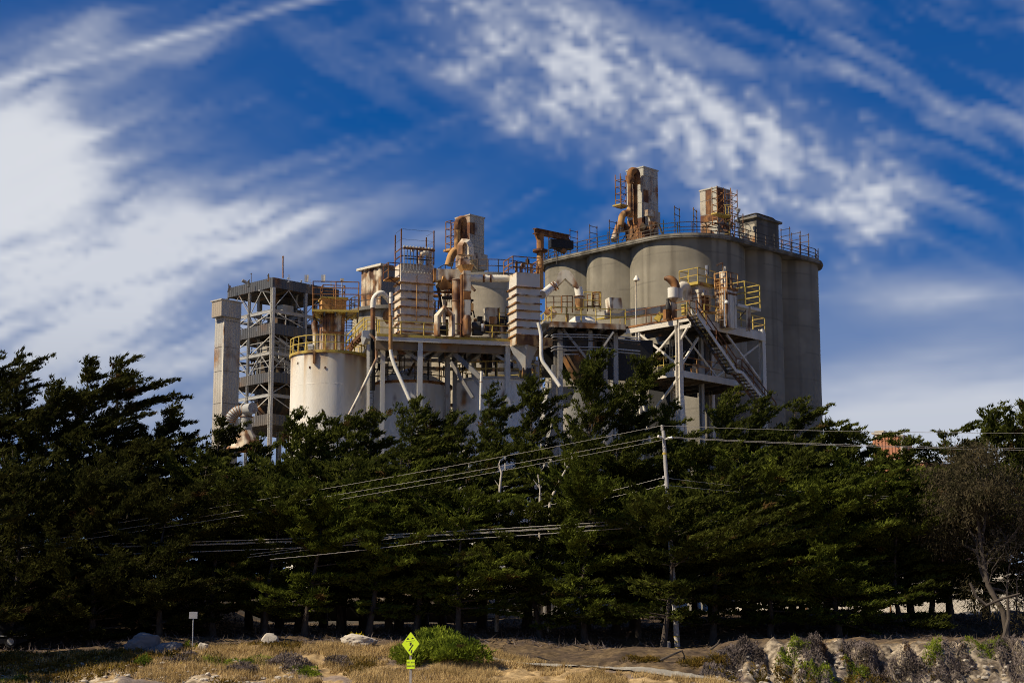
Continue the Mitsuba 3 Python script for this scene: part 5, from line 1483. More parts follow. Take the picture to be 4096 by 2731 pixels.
BACK = [
    (-120, 109, -60, 1455, 4.2, 'wind', .9, 'dark windswept cypress cut off by the left edge, highest at the far left'),
    (20, 112, 75, 1437, 4.0, 'wind', .95, 'dark windswept cypress near the left edge with feathery tips leaning right'),
    (150, 108, 205, 1525, 3.8, 'wind', .8, 'dark cypress second from the left edge, lower than both neighbours'),
    (270, 110, 350, 1455, 3.9, 'wind', .9, 'dark cypress with a narrow plume at its top, left of the tallest left tree'),
    (420, 112, 475, 1445, 4.3, 'wind', 1.0, 'tallest dark cypress of the left group, its top combed to the right by wind'),
    (580, 111, 665, 1640, 3.4, 'wind', .9, 'cypress with one thin spike against the sky, right of the tallest left tree'),
    (720, 113, 760, 1720, 3.0, 'wind', .8, 'low cypress in the sky gap left of the corrugated shaft'),
    (860, 111, 885, 1655, 2.6, 'wind', .8, 'cypress with a slender shoot in front of the corrugated shaft'),
    (1000, 112, 1010, 1750, 3.0, 'wind', .6, 'cypress in front of the elbow duct'),
    (1130, 112, 1168, 1640, 3.0, 'wind', .6, 'cypress overlapping the left edge of the white tank'),
    (1215, 110, 1245, 1655, 2.8, 'wind', .7, 'short cypress with a bushy head at the left half of the white tank'),
    (1385, 111, 1405, 1640, 2.8, 'wind', .6, 'bushy cypress at the right half of the white tank'),
    (1700, 113, 1730, 1640, 2.8, 'wind', .7, 'bushy cypress in front of the raking struts'),
    (1290, 113, 1325, 1650, 3.0, 'wind', .6, 'cypress in front of the middle of the white tank'),
    (1450, 112, 1490, 1625, 3.0, 'wind', .6, 'cypress between the white tank and the old grey tank'),
    (1600, 111, 1650, 1575, 3.1, 'wind', .7, 'cypress with horizontal plumes in front of the old grey tank'),
    (1780, 112, 1800, 1635, 3.0, 'wind', .6, 'cypress at the right edge of the old grey tank'),
    (1940, 110, 1960, 1560, 3.0, 'wind', .6, 'cypress in front of the blue-grey tank'),
    (2110, 109, 2140, 1500, 3.4, 'wind', .6, 'cypress left of the pointed centre tree, reaching over the blue-grey tank'),
    (2330, 107, 2390, 1385, 4.6, 'cone', .35, 'tall pointed cypress in the centre of the photo, hiding the middle deck columns'),
    (2520, 109, 2540, 1440, 3.6, 'wind', .5, 'cypress just right of the pointed centre tree, under the frame tower'),
    (2660, 111, 2650, 1600, 3.0, 'wind', .5, 'cypress at the foot of the frame tower corner column'),
    (2850, 111, 2900, 1556, 3.4, 'wind', .6, 'cypress with a leaning spiky top below the steel stair'),
    (3010, 112, 3035, 1585, 3.0, 'wind', .6, 'cypress at the foot of the steel stair'),
    (3160, 111, 3192, 1603, 3.3, 'wind', .7, 'cypress against the shaded right silos'),
    (3290, 113, 3325, 1668, 2.8, 'wind', .7, 'cypress at the right edge of the silo block'),
    (3440, 113, 3430, 1700, 3.6, 'flat', .3, 'flat-topped cypress left of the terracotta house'),
    (3620, 112, 3605, 1690, 3.9, 'flat', .35, 'flat-topped cypress overhanging the terracotta house'),
    (3790, 113, 3790, 1735, 3.3, 'flat', .4, 'low flat cypress right of the terracotta house'),
    (3940, 110, 3985, 1655, 3.6, 'wind', .6, 'rising cypress second from the right edge'),
    (4110, 109, 4110, 1590, 4.2, 'wind', .6, 'tall cypress cut off by the right edge'),
]
for (xb, D, xt, yt, sp, st, wi, lab) in BACK:
    tree(xb, D, xt, yt, sp, st, wi, (.04 if xb < 700 else .16), lab, 1.0, 'mat_cypress_dark' if xb < 900 else 'mat_cypress')
MIDDLE = [
    (510, 107, 520, 1780, 3.9, 'mat_cypress_dark', 'middle-row cypress below the sky gap left of the shaft'),
    (800, 107, 830, 1830, 3.8, 'mat_cypress', 'middle-row cypress below the elbow duct'),
    (1060, 106, 1080, 1840, 3.9, 'mat_cypress', 'middle-row cypress below the left edge of the white tank'),
    (1370, 107, 1390, 1820, 3.9, 'mat_cypress', 'middle-row cypress below the white tank'),
    (1570, 106, 1600, 1800, 4.0, 'mat_cypress', 'middle-row cypress below the old grey tank'),
    (1850, 107, 1870, 1810, 3.9, 'mat_cypress', 'middle-row cypress left of the white dead trunks'),
    (2460, 106, 2480, 1760, 4.0, 'mat_cypress', 'middle-row cypress right of the leaning dead trunk'),
    (2760, 107, 2770, 1780, 4.0, 'mat_cypress', 'middle-row cypress behind the upper utility pole'),
    (2960, 106, 2980, 1790, 3.9, 'mat_cypress_bright', 'middle-row cypress below the foot of the steel stair'),
    (3200, 107, 3220, 1800, 4.0, 'mat_cypress', 'middle-row cypress below the shaded silos'),
    (3480, 107, 3490, 1850, 4.0, 'mat_cypress_bright', 'middle-row cypress below the terracotta house'),
    (3720, 106, 3720, 1860, 3.8, 'mat_cypress', 'middle-row cypress above the pale gravel slope'),
]
for (xb, D, xt, yt, sp, mt, lab) in MIDDLE:
    tree(xb, D, xt, yt, sp * 1.15, 'flat', .45, .18, lab, 1.0, mt, xb_back=False)
FRONT = [
    (60, 101, 90, 1860, 4.6, .06, 'mat_cypress_dark', 'broad dark cypress in the lower left corner, front row'),
    (370, 102, 400, 1880, 4.6, .06, 'mat_cypress_dark', 'broad dark cypress in the front row below the tallest left tree'),
    (640, 101, 680, 1960, 3.9, .16, 'mat_cypress_dark', 'front-row cypress left of the low shed roof'),
    (860, 103, 900, 1960, 3.7, .27, 'mat_cypress', 'front-row cypress over the low shed with bare lower limbs'),
    (1080, 102, 1110, 1985, 3.8, .27, 'mat_cypress', 'front-row cypress above the right end of the low shed roof'),
    (1240, 101, 1290, 1960, 3.8, .25, 'mat_cypress_bright', 'bright green front-row cypress behind the thick cables, left of the road sign'),
    (1490, 102, 1520, 1930, 4.0, .24, 'mat_cypress_bright', 'bright green front-row cypress above the flowering bush'),
    (1660, 103, 1720, 1950, 3.9, .22, 'mat_cypress', 'front-row cypress directly above the road sign'),
    (1820, 101, 1880, 1985, 3.9, .25, 'mat_cypress_bright', 'front-row cypress with spreading pads right of the road sign'),
    (2150, 102, 2110, 2030, 4.0, .22, 'mat_cypress', 'front-row cypress below the white dead trunks'),
    (2340, 101, 2350, 1930, 4.2, .2, 'mat_cypress_bright', 'front-row cypress left of the utility pole, under the lower cables'),
    (2560, 103, 2540, 1960, 3.9, .22, 'mat_cypress', 'front-row cypress just left of the utility pole'),
    (2655, 97.6, 2690, 1985, 4.0, .30, 'mat_cypress', 'front-row cypress whose limbs hide the middle of the utility pole'),
    (2840, 101, 2850, 1900, 4.2, .2, 'mat_cypress', 'front-row cypress just right of the utility pole'),
    (3060, 102, 3080, 1930, 4.0, .18, 'mat_cypress_bright', 'bright green front-row cypress second to the right of the pole'),
    (3330, 102, 3310, 1960, 4.2, .14, 'mat_cypress_bright', 'front-row cypress with layered pads above the cut bank'),
    (3590, 103, 3570, 2010, 3.9, .14, 'mat_cypress', 'low front-row cypress in front of the pale gravel slope'),
    (3800, 106, 3800, 1960, 3.8, .3, 'mat_cypress', 'front-row cypress with a thick bare trunk at the right'),
]
for (xb, D, xt, yt, sp, cf, mt, lab) in FRONT:
    tree(xb, D, xt, yt, sp * 1.25, 'flat' if xb > 500 else 'wind', .35, max(.05, cf - .05), lab, 1.0, mt, xb_back=False, limb_n=14.5)
for (xb, D, xt, yt, sp, lab) in ((-400, 90, -380, 1640, 4.3, 'nearest cypress beyond the left edge, shading the lower left corner'), (-330, 104, -300, 1600, 4.5, 'tall cypress just beyond the left edge'), (-860, 88, -840, 1500, 5, 'outermost cypress beyond the left edge')):
    tree(xb, D, xt, yt, sp, 'wind', .6, .12, lab, .5, 'mat_cypress_dark', blade=.42)


def branching(r, p, d, L, rad, depth_, m, tips, curve=.25, split=3, ratio=.72):
    pts, rs = [np.asarray(p, float)], [rad]
    dd = unit(d)
    for k in range(4):
        dd = unit(dd + rnorm(r, 3) * curve)
        pts.append(pts[-1] + dd * L / 4)
        rs.append(rad * (1 - .13 * (k + 1)))
    m.tube(pts, rs, 5 if rad > .05 else 3, cap=False)
    if depth_ == 0:
        tips.append((pts[-1], dd))
        return
    for k in range(split):
        q = pts[int(r.integers(2, 5))]
        branching(r, q, unit(dd + rnorm(r, 3) * .65), L * ratio * r.uniform(.75, 1.2), rad * .55, depth_ - 1, m, tips, curve, split, ratio)


# thin grey-leaved tree at the right edge
r_ = np.random.default_rng(77)
gx0, gD = (4010 - 2048) / FOC * 100, 100.0
t = thing('gum_tree', 'sparse grey-brown leafed tree with tangled bare twigs at the right edge', 'tree')
m, tips = M(), []
b0 = np.array([gx0, gD, float(ground_z(gx0, gD)) - .3])
m.tube([b0, b0 + [-.2, 0, 1.6], b0 + [-.9, .2, 3.0], b0 + [-1.1, .3, 4.6], b0 + [-1.3, .3, 6.6], b0 + [-1.1, .3, 9.0]], [.2, .17, .14, .12, .08, .04], 8)
for (h, dx, dz, L) in ((2.9, 1.6, .5, 2.6), (3.2, -.5, 1, 2.6), (4.5, 1.0, .8, 2.6), (4.8, -.9, .8, 2.2), (5.8, .7, .9, 2.4), (6.4, -.6, 1.1, 2.0), (7.2, .4, 1.1, 1.8), (8.0, -.3, 1.2, 1.5), (4.0, .4, .4, 2.5), (5.2, 0, .5, 2.3)):
    branching(r_, b0 + [-1.0, .3, h], [dx, r_.normal(0, .5), dz], L, .09, 3, m, tips, .22, 3)
part(t, 'trunk', m, 'mat_grey_bark', 50)
tc, td = np.array([a for a, _ in tips]), np.array([b for _, b in tips])
k = 95
c = np.repeat(tc, k, 0) + rnorm(r_, len(tc) * k, 3) * np.array([.36, .36, .3])
d = norm(np.repeat(td, k, 0) * .3 + np.array([0, 0, -.7]) + rnorm(r_, len(c), 3) * .5)
part(t, 'crown', blades(r_, c, d, .20, .065, .2), 'mat_gum_leaf')
m, tips = M(), []
for k in range(3):
    branching(r_, b0 + [-.6 + .5 * k, -.6, 2.2], [.6 * (k - 1), -.1, 1.0], 2.0, .05, 4, m, tips, .3, 3, .66)
t = thing('dead_shrub', 'leafless grey twiggy shrub in front of the sparse grey tree at the right', 'shrub')
part(t, 'stem', M().tube([b0 + [-.4, -.6, .2], b0 + [-.1, -.6, 1.2], b0 + [-.1, -.6, 2.3]], [.12, .1, .07], 7), 'mat_grey_bark', 50)
part(t, 'twigs', m, 'mat_grey_bark')
m, tips = M(), []
t = thing('fallen_limb', 'crooked bare pale limb reaching right below the sparse grey tree', 'branch')
part(t, 'limb', M().tube([P(3880, 2330, 98), P(3905, 2385, 98), P(3945, 2420, 98), P(4010, 2392, 97.6), P(4080, 2372, 97.5)], [.07, .08, .09, .07, .04], 8), 'mat_grey_bark', 50)

# white dead trunks in the gap
for (pts, r0, lab) in (([(1994, 2035), (2000, 1950), (2006, 1890), (1996, 1855)], .075, 'pale dead trunk standing in the tree gap left of the other two'),
                       ([(2160, 2010), (2160, 1955), (2152, 1900)], .06, 'short grey dead trunk in the tree gap, middle one of three'),
                       ([(2200, 2005), (2230, 1940), (2262, 1880), (2290, 1830)], .075, 'white dead trunk leaning right in the tree gap')):
    t = thing('dead_tree', lab, 'dead tree')
    q = [P(x, y, 105) for x, y in pts]
    b = np.array([q[0][0] - .1, 105, float(ground_z(q[0][0], 105))])
    m = M().tube([b] + q, np.linspace(r0 * 1.6, r0 * .5, len(q) + 1), 8)
    part(t, 'trunk', m, 'mat_dead_wood', 50)
    m = M()
    for k in range(5):
        a = q[1 + k % (len(q) - 1)]
        m.tube([a, a + np.array([r_.uniform(-.5, .6), 0, r_.uniform(.1, .6)])], [.04, .012], 4)
    part(t, 'stub', m, 'mat_dead_wood')
for (px, py, r0, lab, lean) in ((630, 2400, .2, 'straight dark trunk left of the low shed', 0),):
    pass


def shrub(name, label, px, py, D, rx, rz, mt, n=1800, size=.14, cat='shrub', ry=None, group=None, kind=None, up=.5, lift=.1):
    r = np.random.default_rng(int(px * 7 + py))
    c = P(px, py, D)
    c[2] = float(ground_z(c[0], D))
    ry = ry or rx
    u = rnorm(r, n, 3)
    u = norm(u)
    u[:, 2] = np.abs(u[:, 2])
    nl = 7
    lobes = np.stack([r.normal(0, .42, nl), r.normal(0, .42, nl), r.uniform(0, .30, nl)], 1)
    lr = r.uniform(.34, .72, nl)
    li = r.integers(0, nl, n)
    rad = r.uniform(.55, 1, (n, 1)) ** .5
    nz = meshkit.fbm(u * 2.2 + px, 3, 4)[:, None]
    p = (lobes[li] + u * lr[li][:, None] * rad * (.62 + .75 * nz)) * [rx, ry, rz * 1.25] + np.array([c[0], c[1], 0])
    p[:, 2] += ground_z(p[:, 0], p[:, 1]) - .03 + lift * 0
    d = norm(u * [1, 1, .8] + np.array([0, 0, up]) + rnorm(r, n, 3) * .5)
    v, f = blades(r, p, d, size, size * .5, .4)
    k = thing(name, label, cat, group, kind)
    part(k, 'foliage', (v, f), mt)
    m = M()
    for j in range(5):
        e = np.array([c[0] + r.normal(0, rx * .35), c[1] + r.normal(0, ry * .35), 0])
        e[2] = float(ground_z(e[0], e[1]))
        m.tube([np.array([c[0], c[1], c[2] - .1]), e + [0, 0, rz * .45]], [.04, .015], 4)
    part(k, 'stem', m, 'mat_bark')
    return k


shrub('green_bush', 'bright green spreading bush right of the road sign', 1800, 2655, 90.6, 2.0, 1.3, 'mat_bush', 9000, .15, 'bush', 1.5)
shrub('green_bush', 'lower green bush behind the foot of the road sign', 1640, 2665, 90.8, 1.0, .85, 'mat_bush', 3600, .14, 'bush', 1.2)
shrub('flowering_bush', 'small yellow-flowering bush above the half-buried rock', 1428, 2568, 95, .5, .6, 'mat_flower', 700, .1, 'bush')
shrub('seedling', 'small feathery green plant beside the whitish boulder', 757, 2612, 93.4, .28, .6, 'mat_bush', 420, .12, 'plant')
for (px, py, D, rx, rz, lab) in ((585, 2668, 89.6, .45, .5, 'round rust-green ice plant clump on the pale dirt at the left'), (480, 2672, 89.4, .35, .2, 'small orange ice plant patch left of the round clump'), (870, 2640, 90.3, .8, .25, 'ice plant streak on the crest of the dry grass slope'),
                                 (1050, 2635, 90.4, .9, .22, 'reddish ice plant mat in the dry grass left of centre'), (1230, 2700, 88.6, .7, .25, 'ice plant patch low in the dry grass left of the road sign'), (1450, 2650, 90.4, 1.3, .25, 'wide orange ice plant mat left of the green bushes'),
                                 (1420, 2700, 88.8, .7, .3, 'green ice plant patch below the wide orange mat'), (2590, 2650, 91.6, 1.0, .25, 'ice plant mat at the foot of the utility pole'), (2780, 2675, 91.0, .9, .3, 'ice plant mat between utility pole and cut bank'),
                                 (2890, 2650, 91.4, .55, .55, 'upright ice plant clump at the left end of the cut bank'), (3180, 2625, 91.3, .7, .5, 'ice plant cushion hanging over the cut bank, left part'), (3300, 2700, 90.0, 1.0, .35, 'wide ice plant mat at the foot of the cut bank'),
                                 (3420, 2655, 90.8, .6, .5, 'ice plant cushion in the middle of the cut bank'), (3520, 2700, 89.8, .8, .35, 'green ice plant mat below the grey roots of the cut bank'), (3735, 2620, 91.3, .75, .7, 'tall yellow-green ice plant clump at the right of the cut bank'),
                                 (3930, 2610, 92.0, .8, .3, 'dark ice plant patch on the bank near the right edge'), (60, 2700, 88.6, .8, .3, 'ice plant patch in the lower left corner'), (205, 2690, 88.8, .5, .25, 'small yellowish ice plant patch near the lower left corner'), (3040, 2690, 90.2, .6, .3, 'ice plant patch on the lower left of the cut bank')):
    shrub('ice_plant', lab, px, py, D, rx, rz, 'mat_ice_plant' if int(px) % 3 else 'mat_bush', int(1500 * rx), .09, 'ice plant')
for (px, py, D, rx, rz, lab) in ((700, 2650, 90.6, 1.0, .35, 'dark dry scrub on the dirt slope at the left'), (960, 2690, 89, .9, .4, 'dark purple-grey scrub below the dry grass crest'), (1130, 2670, 89.6, 1.2, .45, 'largest dark scrub mound in the dry grass left of centre'), (1350, 2640, 90.6, .7, .3, 'grey scrub left of the wide ice plant mat'),
                                 (3250, 2600, 91.6, 1.0, .5, 'grey hanging root mat on the cut bank, left part'), (3480, 2640, 91.0, .8, .6, 'grey hanging root mat in the middle of the cut bank'), (3640, 2660, 90.9, .9, .6, 'grey hanging root mat right of the middle of the cut bank'), (3820, 2690, 90.6, 1.2, .5, 'brown scrub low on the bank near the right edge'), (2980, 2590, 92.0, 1.0, .4, 'grey brushwood on top of the cut bank')):
    shrub('dry_scrub', lab, px, py, D, rx, rz, 'mat_scrub', int(1900 * rx), .11, 'scrub')

# dry grass, one mass of blades
r_ = np.random.default_rng(5)
n = 105000
gxr, gyr = r_.uniform(-27, 12, n), r_.uniform(86, 94.6, n)
keep = (meshkit.fbm(np.stack([gxr * .5, gyr * .5, gxr * 0], -1), 3, 21) > .43 - .10 * sstep(-7, -2, gxr)) & ((gxr > -17) | (r_.random(n) < .25)) & ((np.abs(gyr - np.interp(gxr, pxs, pyc)) > .42) | (gxr < -1)) & ((gyr < np.interp(gxr, pxs, pyc) + .35 + 2.2 * (1 - sstep(-1.5, 2.5, gxr)) + 4 * sstep(8.5, 9.5, gxr) * 0) | (gxr < -1))
gxr, gyr = gxr[keep], gyr[keep]
c = np.stack([gxr, gyr, ground_z(gxr, gyr) + .02], -1)
d = norm(np.array([.12, 0, 1.0]) + rnorm(r_, len(c), 3) * .32)
thing('dry_grass', 'straw coloured dry grass covering the slope', 'grass', kind='stuff', m=blades(r_, c, d, .27, .032, .3), mat='mat_dry_grass')
n = 9000
gxr, gyr = r_.uniform(-28, 30, n), r_.uniform(95.5, 117, n)
c = np.stack([gxr, gyr, ground_z(gxr, gyr) + .02], -1)
d = norm(rnorm(r_, n, 3) * .9 + np.array([.1, 0, .12]))
thing('undergrowth', 'dark dry litter and low weeds under the trees', 'undergrowth', kind='stuff', m=blades(r_, c, d, .38, .06, .3), mat='mat_scrub')
n = 26000
gxr, gyr = r_.uniform(-28, -10.5, n), r_.uniform(86, 95.5, n)
dens = meshkit.fbm(np.stack([gxr * .55, gyr * .55, gxr * 0 + 2], -1), 3, 31) + sstep(-15, -20, gxr) * .28 + sstep(88.5, 91, gyr) * .10 - .08
keep = dens > .56
gxr, gyr = gxr[keep], gyr[keep]
c = np.stack([gxr, gyr, ground_z(gxr, gyr) + r_.uniform(0, .16, len(gxr))], -1)
thing('ground_cover', 'dark low ground cover plants in the shaded lower left corner', 'ground cover', kind='stuff', m=blades(r_, c, norm(rnorm(r_, len(c), 3) * .7 + np.array([0, 0, .6])), .17, .08, .3), mat='mat_ice_plant')
n = 70
gxr, gyr = r_.uniform(-26, -15, n), r_.uniform(87, 93, n)
c = np.repeat(np.stack([gxr, gyr, ground_z(gxr, gyr) + .2], -1), 5, 0)
thing('yellow_flowers', 'tiny yellow flowers dotted over the dark ground cover at lower left', 'flowers', kind='stuff', m=blades(r_, c, norm(rnorm(r_, len(c), 3)), .06, .05, .2), mat='mat_flower')
n = 30000
gxr, gyr = r_.uniform(8.5, 27, n), r_.uniform(89.0, 93.5, n)
keep = meshkit.fbm(np.stack([gxr * .75, gyr * .25, gxr * 0 + 8], -1), 3, 51) > .53
gxr, gyr = gxr[keep], gyr[keep]
c = np.stack([gxr, gyr - .05, ground_z(gxr, gyr) + .08], -1)
thing('hanging_roots', 'matted grey roots and dry stalks hanging over the cut bank', 'roots', kind='stuff', m=blades(r_, c, norm(np.array([0, -.5, -.75]) + rnorm(r_, len(c), 3) * .38), .34, .04, .3), mat='mat_scrub')
n = 9000
gxr, gyr = r_.uniform(8.5, 27, n), r_.uniform(88.2, 91.6, n)
keep = meshkit.fbm(np.stack([gxr * .6, gyr * .5, gxr * 0 + 5], -1), 3, 61) > .57
gxr, gyr = gxr[keep], gyr[keep]
c = np.stack([gxr, gyr, ground_z(gxr, gyr) + r_.uniform(0, .2, len(gxr))], -1)
thing('bank_ground_cover', 'rust and green ground cover creeping along the foot of the cut bank', 'ground cover', kind='stuff', m=blades(r_, c, norm(rnorm(r_, len(c), 3) * .7 + np.array([0, -.2, .6])), .16, .075, .3), mat='mat_ice_plant')
# pale stones scattered over the dirt
n = 700
m = M()
ico = trimesh.creation.icosphere(subdivisions=1)
sx = np.concatenate([r_.uniform(-26, -10, n // 2), r_.uniform(9.5, 26, n // 2)])
sy = r_.uniform(86, 91.5, n)
for x, y in zip(sx, sy):
    s = r_.uniform(.04, .13)
    m.add(ico.vertices * [s * r_.uniform(.8, 1.6), s, s * .7] * (1 + r_.normal(0, .12, (len(ico.vertices), 1))) + [x, y, float(ground_z(x, y)) + s * .2], ico.faces)
mat('mat_rock', speck((.40, .36, .30), .35, 3), .95)
mat('mat_rock_grey', speck((.15, .15, .155), .4, 2.5), .95)
thing('loose_stones', 'small pale stones strewn over the bare dirt', 'stones', kind='stuff', m=m, mat='mat_rock')


def boulder(px, py, D, w, h, mt, lab, seed):
    c = P(px, py, D)
    s = trimesh.creation.icosphere(subdivisions=4)
    v = np.array(s.vertices)
    k = meshkit.fbm(v * 1.4 + seed, 4, seed)[:, None]
    v = v * (.55 + .9 * k + .16 * (meshkit.fbm(v * 5 + seed, 4, seed + 1)[:, None] - .5))
    cut = norm(rnorm(np.random.default_rng(seed), 7, 3))
    for e in cut:
        d_ = v @ e
        v = v - np.maximum(d_ - .72, 0)[:, None] * e * .85
    v = np.sign(v) * np.abs(v) ** .85
    v = v * [w, w * .8, h] + [c[0], D, float(ground_z(c[0], D)) + h * .12]
    thing('boulder', lab, 'boulder', m=(v, s.faces), mat=mt, smooth=35)


boulder(570, 2600, 94.2, 1.0, .75, 'mat_rock_grey', 'large grey boulder in the shade, leftmost of three', 3)
boulder(668, 2600, 93.6, .85, .5, 'mat_rock_grey', 'flat grey-green boulder in the shade, middle of three', 5)
boulder(812, 2600, 93.4, .34, .33, 'mat_rock', 'small whitish boulder at the edge of the sunlit grass', 8)
boulder(1435, 2590, 93.8, .95, .42, 'mat_rock', 'half-buried tan rock in the dry grass left of the road sign', 11)
boulder(1075, 2550, 96.5, .5, .5, 'mat_rock', 'tan rock under the trees beside the leaning trunk', 14)
for (pts, rr, lab) in (([(540, 2695), (558, 2706), (556, 2728)], .03, 'crooked white root lying on the pale dirt at the left'), ([(600, 2642), (660, 2640)], .035, 'short pale stick on the grass edge at the left'),
                       ([(2780, 2690), (2800, 2705), (2820, 2722)], .04, 'forked pale branch at the foot of the bank right of the pole'), ([(2640, 2640), (2700, 2612), (2730, 2600)], .05, 'pale log leaning against the base of the utility pole'), ([(2290, 2575), (2330, 2590)], .04, 'grey branch lying on the shaded slope'),
                       ([(2150, 2625), (2200, 2640)], .04, 'pale branch lying along the footpath'), ([(2840, 2600), (2870, 2575), (2880, 2555)], .05, 'grey stump root sticking up at the left end of the cut bank'), ([(3120, 2570), (3122, 2660)], .03, 'thin pale root hanging down the cut bank')):
    q = []
    for x, y in pts:
        D = 91.2 if y > 2600 else 93.5
        p = P(x, y, D)
        p[2] = max(p[2], float(ground_z(p[0], D)) + .03)
        q.append(p)
    thing('branch', lab, 'branch', m=M().tube(q, np.linspace(rr * 1.3, rr * .5, len(q)), 6), mat='mat_dead_wood' if x < 2200 and rr < .034 else 'mat_grey_bark', smooth=50)
# ---------------------------------------------------------------- sheds, fence, pole, wires, sign
mat('mat_roof', rusty((.50, .46, .40), .12, .6, 1.5), .7)
mat('mat_shed_wall', rusty((.20, .165, .13), .2, .8, 1.5), .8)
mat('mat_terracotta', rusty((.46, .20, .115), .12, .8, 1.2), .7)
mat('mat_pole', speck((.34, .325, .315), .22, 6), .85)
mat('mat_wire', (.38, .355, .32), .5)
mat('mat_porcelain', (.62, .60, .56), .25)
mat('mat_sign', speck((.40, .56, .012), .08, 4), .45)
mat('mat_print', (.02, .02, .015), .6)
mat('mat_sign_edge', (.10, .12, .01), .6)
mat('mat_car', (.02, .022, .03), .15, metallic=.4)

t = thing('low_shed', 'long low shed with pale sunlit roof and dark eaves, half hidden behind the tree trunks', 'shed')
y0, y1 = 123.0, 131.0
for k in range(12):
    xa, xb = -25.5 + k * 2.0, -25.5 + (k + 1) * 2.0
    za, zb = 7.75, 8.95
    part(t, 'roof_sheet', M().corr([xa + .01, y0 - .9, za], [1.98, 0, 0], [0, y1 - y0, zb - za], .4, .03), 'mat_roof')
    part(t, 'fascia', M().para([xa, y0 - .86, za - .75], [1.99, 0, 0], [0, .06, 0], [0, 0, .70]), 'mat_shed_wall')
    part(t, 'bracket', M().bar([xa + .7, y0 - .9, za - .12], [xa + 1.5, y0 - .9, za - .75], .07), 'mat_roof')
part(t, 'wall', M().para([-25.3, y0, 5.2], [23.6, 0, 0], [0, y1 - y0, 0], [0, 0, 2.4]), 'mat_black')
for k in range(7):
    part(t, 'post', M().bar([-25.2 + k * 3.9, y0 - .6, 5.0], [-25.2 + k * 3.9, y0 - .6, 7.0], .16), 'mat_shed_wall')
t = thing('storage_barn', 'tan sheet wall with diagonal bracing glimpsed between the trunks right of the shed', 'barn')
fq = Fr(2000, 2470, 124, 4)
part(t, 'wall', M().box(fq, 0, 4.4, .1, 4, -.5, 1.9), 'mat_shaft')
for a in (.05, 1.5, 2.9, 4.3):
    part(t, 'post', M().box(fq, a - .08, a + .08, -.02, .09, -.5, 1.9), 'mat_roof')
for a in (.1, 1.55, 3.0):
    part(t, 'brace', M().bar(fq(a, .0, .0), fq(a + 1.3, .0, 1.0), .12), 'mat_roof')
part(t, 'roof', M().para(fq(-.3, -.3, 1.9), fq.u * 5, fq.v * 4.6 + Z * .5, Z * .06), 'mat_roof')
fr = Fr(3608, 1745, 150, 60)
La, Lb, hb = fr.a(3645), fr.b(3490), YARD - fr.o[2]
t = thing('terracotta_house', 'tall terracotta corrugated sheet building peeping through the flat-topped cypresses', 'building')
part(t, 'wall', M().corr(fr(0, Lb, hb), -fr.v * Lb, -Z * hb, .28, .05), 'mat_terracotta')
part(t, 'wall', M().corr(fr(0, 0, hb), fr.u * La, -Z * hb, .28, .05), 'mat_terracotta')
part(t, 'corner_trim', M().box(fr, -.1, .12, -.1, .12, hb, .02), 'mat_roof')
part(t, 'inner_wall', M().box(fr, .06, La, .06, Lb, hb, -.05), 'mat_terracotta')
part(t, 'roof', M().para(fr(-.15, -.15, .0), fr.u * (La + .3), fr.v * (Lb + .2) + Z * .35, Z * .12), 'mat_roof')
part(t, 'chimney_box', M().box(Fr(3535, 1735, 152, 60), 0, .8, 0, .8, -.5, .3), 'mat_roof')
fr = Fr(3700, 1850, 146, 35)
t = thing('pink_shed', 'lower pinkish sheet building behind the right cypresses', 'building')
part(t, 'wall', M().corr(fr(0, 5, YARD - fr.o[2]), -fr.v * 5, -Z * (YARD - fr.o[2]), .3, .05), 'mat_terracotta')
part(t, 'wall', M().corr(fr(0, 0, YARD - fr.o[2]), fr.u * 9, -Z * (YARD - fr.o[2]), .3, .05), 'mat_terracotta')
part(t, 'roof', M().para(fr(-.2, -.2, 0), fr.u * 9.4, fr.v * 5.4 + Z * .8, Z * .1), 'mat_roof')

# wire fence along the yard edge at the right
t = thing('wire_fence', 'dark wire mesh fence with slim posts in front of the pale gravel slope', 'fence')
fx = np.arange(13.0, 34.1, 2.6)
fp_ = [np.array([x, 117.0, float(ground_z(x, 117.0))]) for x in fx]
for p in fp_:
    part(t, 'post', M().tube([p - Z * .2, p + Z * 2.1, p + np.array([-.25, -.1, 2.45])], .05, 6), 'mat_dark_steel')
m = M()
for a, b in zip(fp_, fp_[1:]):
    m.bar(a + Z * 2.05, b + Z * 2.05, .04)
    for k in np.arange(-7, 9):
        for s in (1, -1):
            u0, u1 = k / 9, k / 9 + .75
            lo, hi = max(0, u0), min(1, u1)
            if hi > lo:
                h0, h1 = (lo - u0) / .75 * 2, (hi - u0) / .75 * 2
                q0, q1 = (lo, hi) if s > 0 else (1 - lo, 1 - hi)
                m.bar(a + (b - a) * q0 + Z * (h0 + .05), a + (b - a) * q1 + Z * (h1 + .05), .012)
part(t, 'wire_mesh', m, 'mat_dark_steel', kind='stuff')

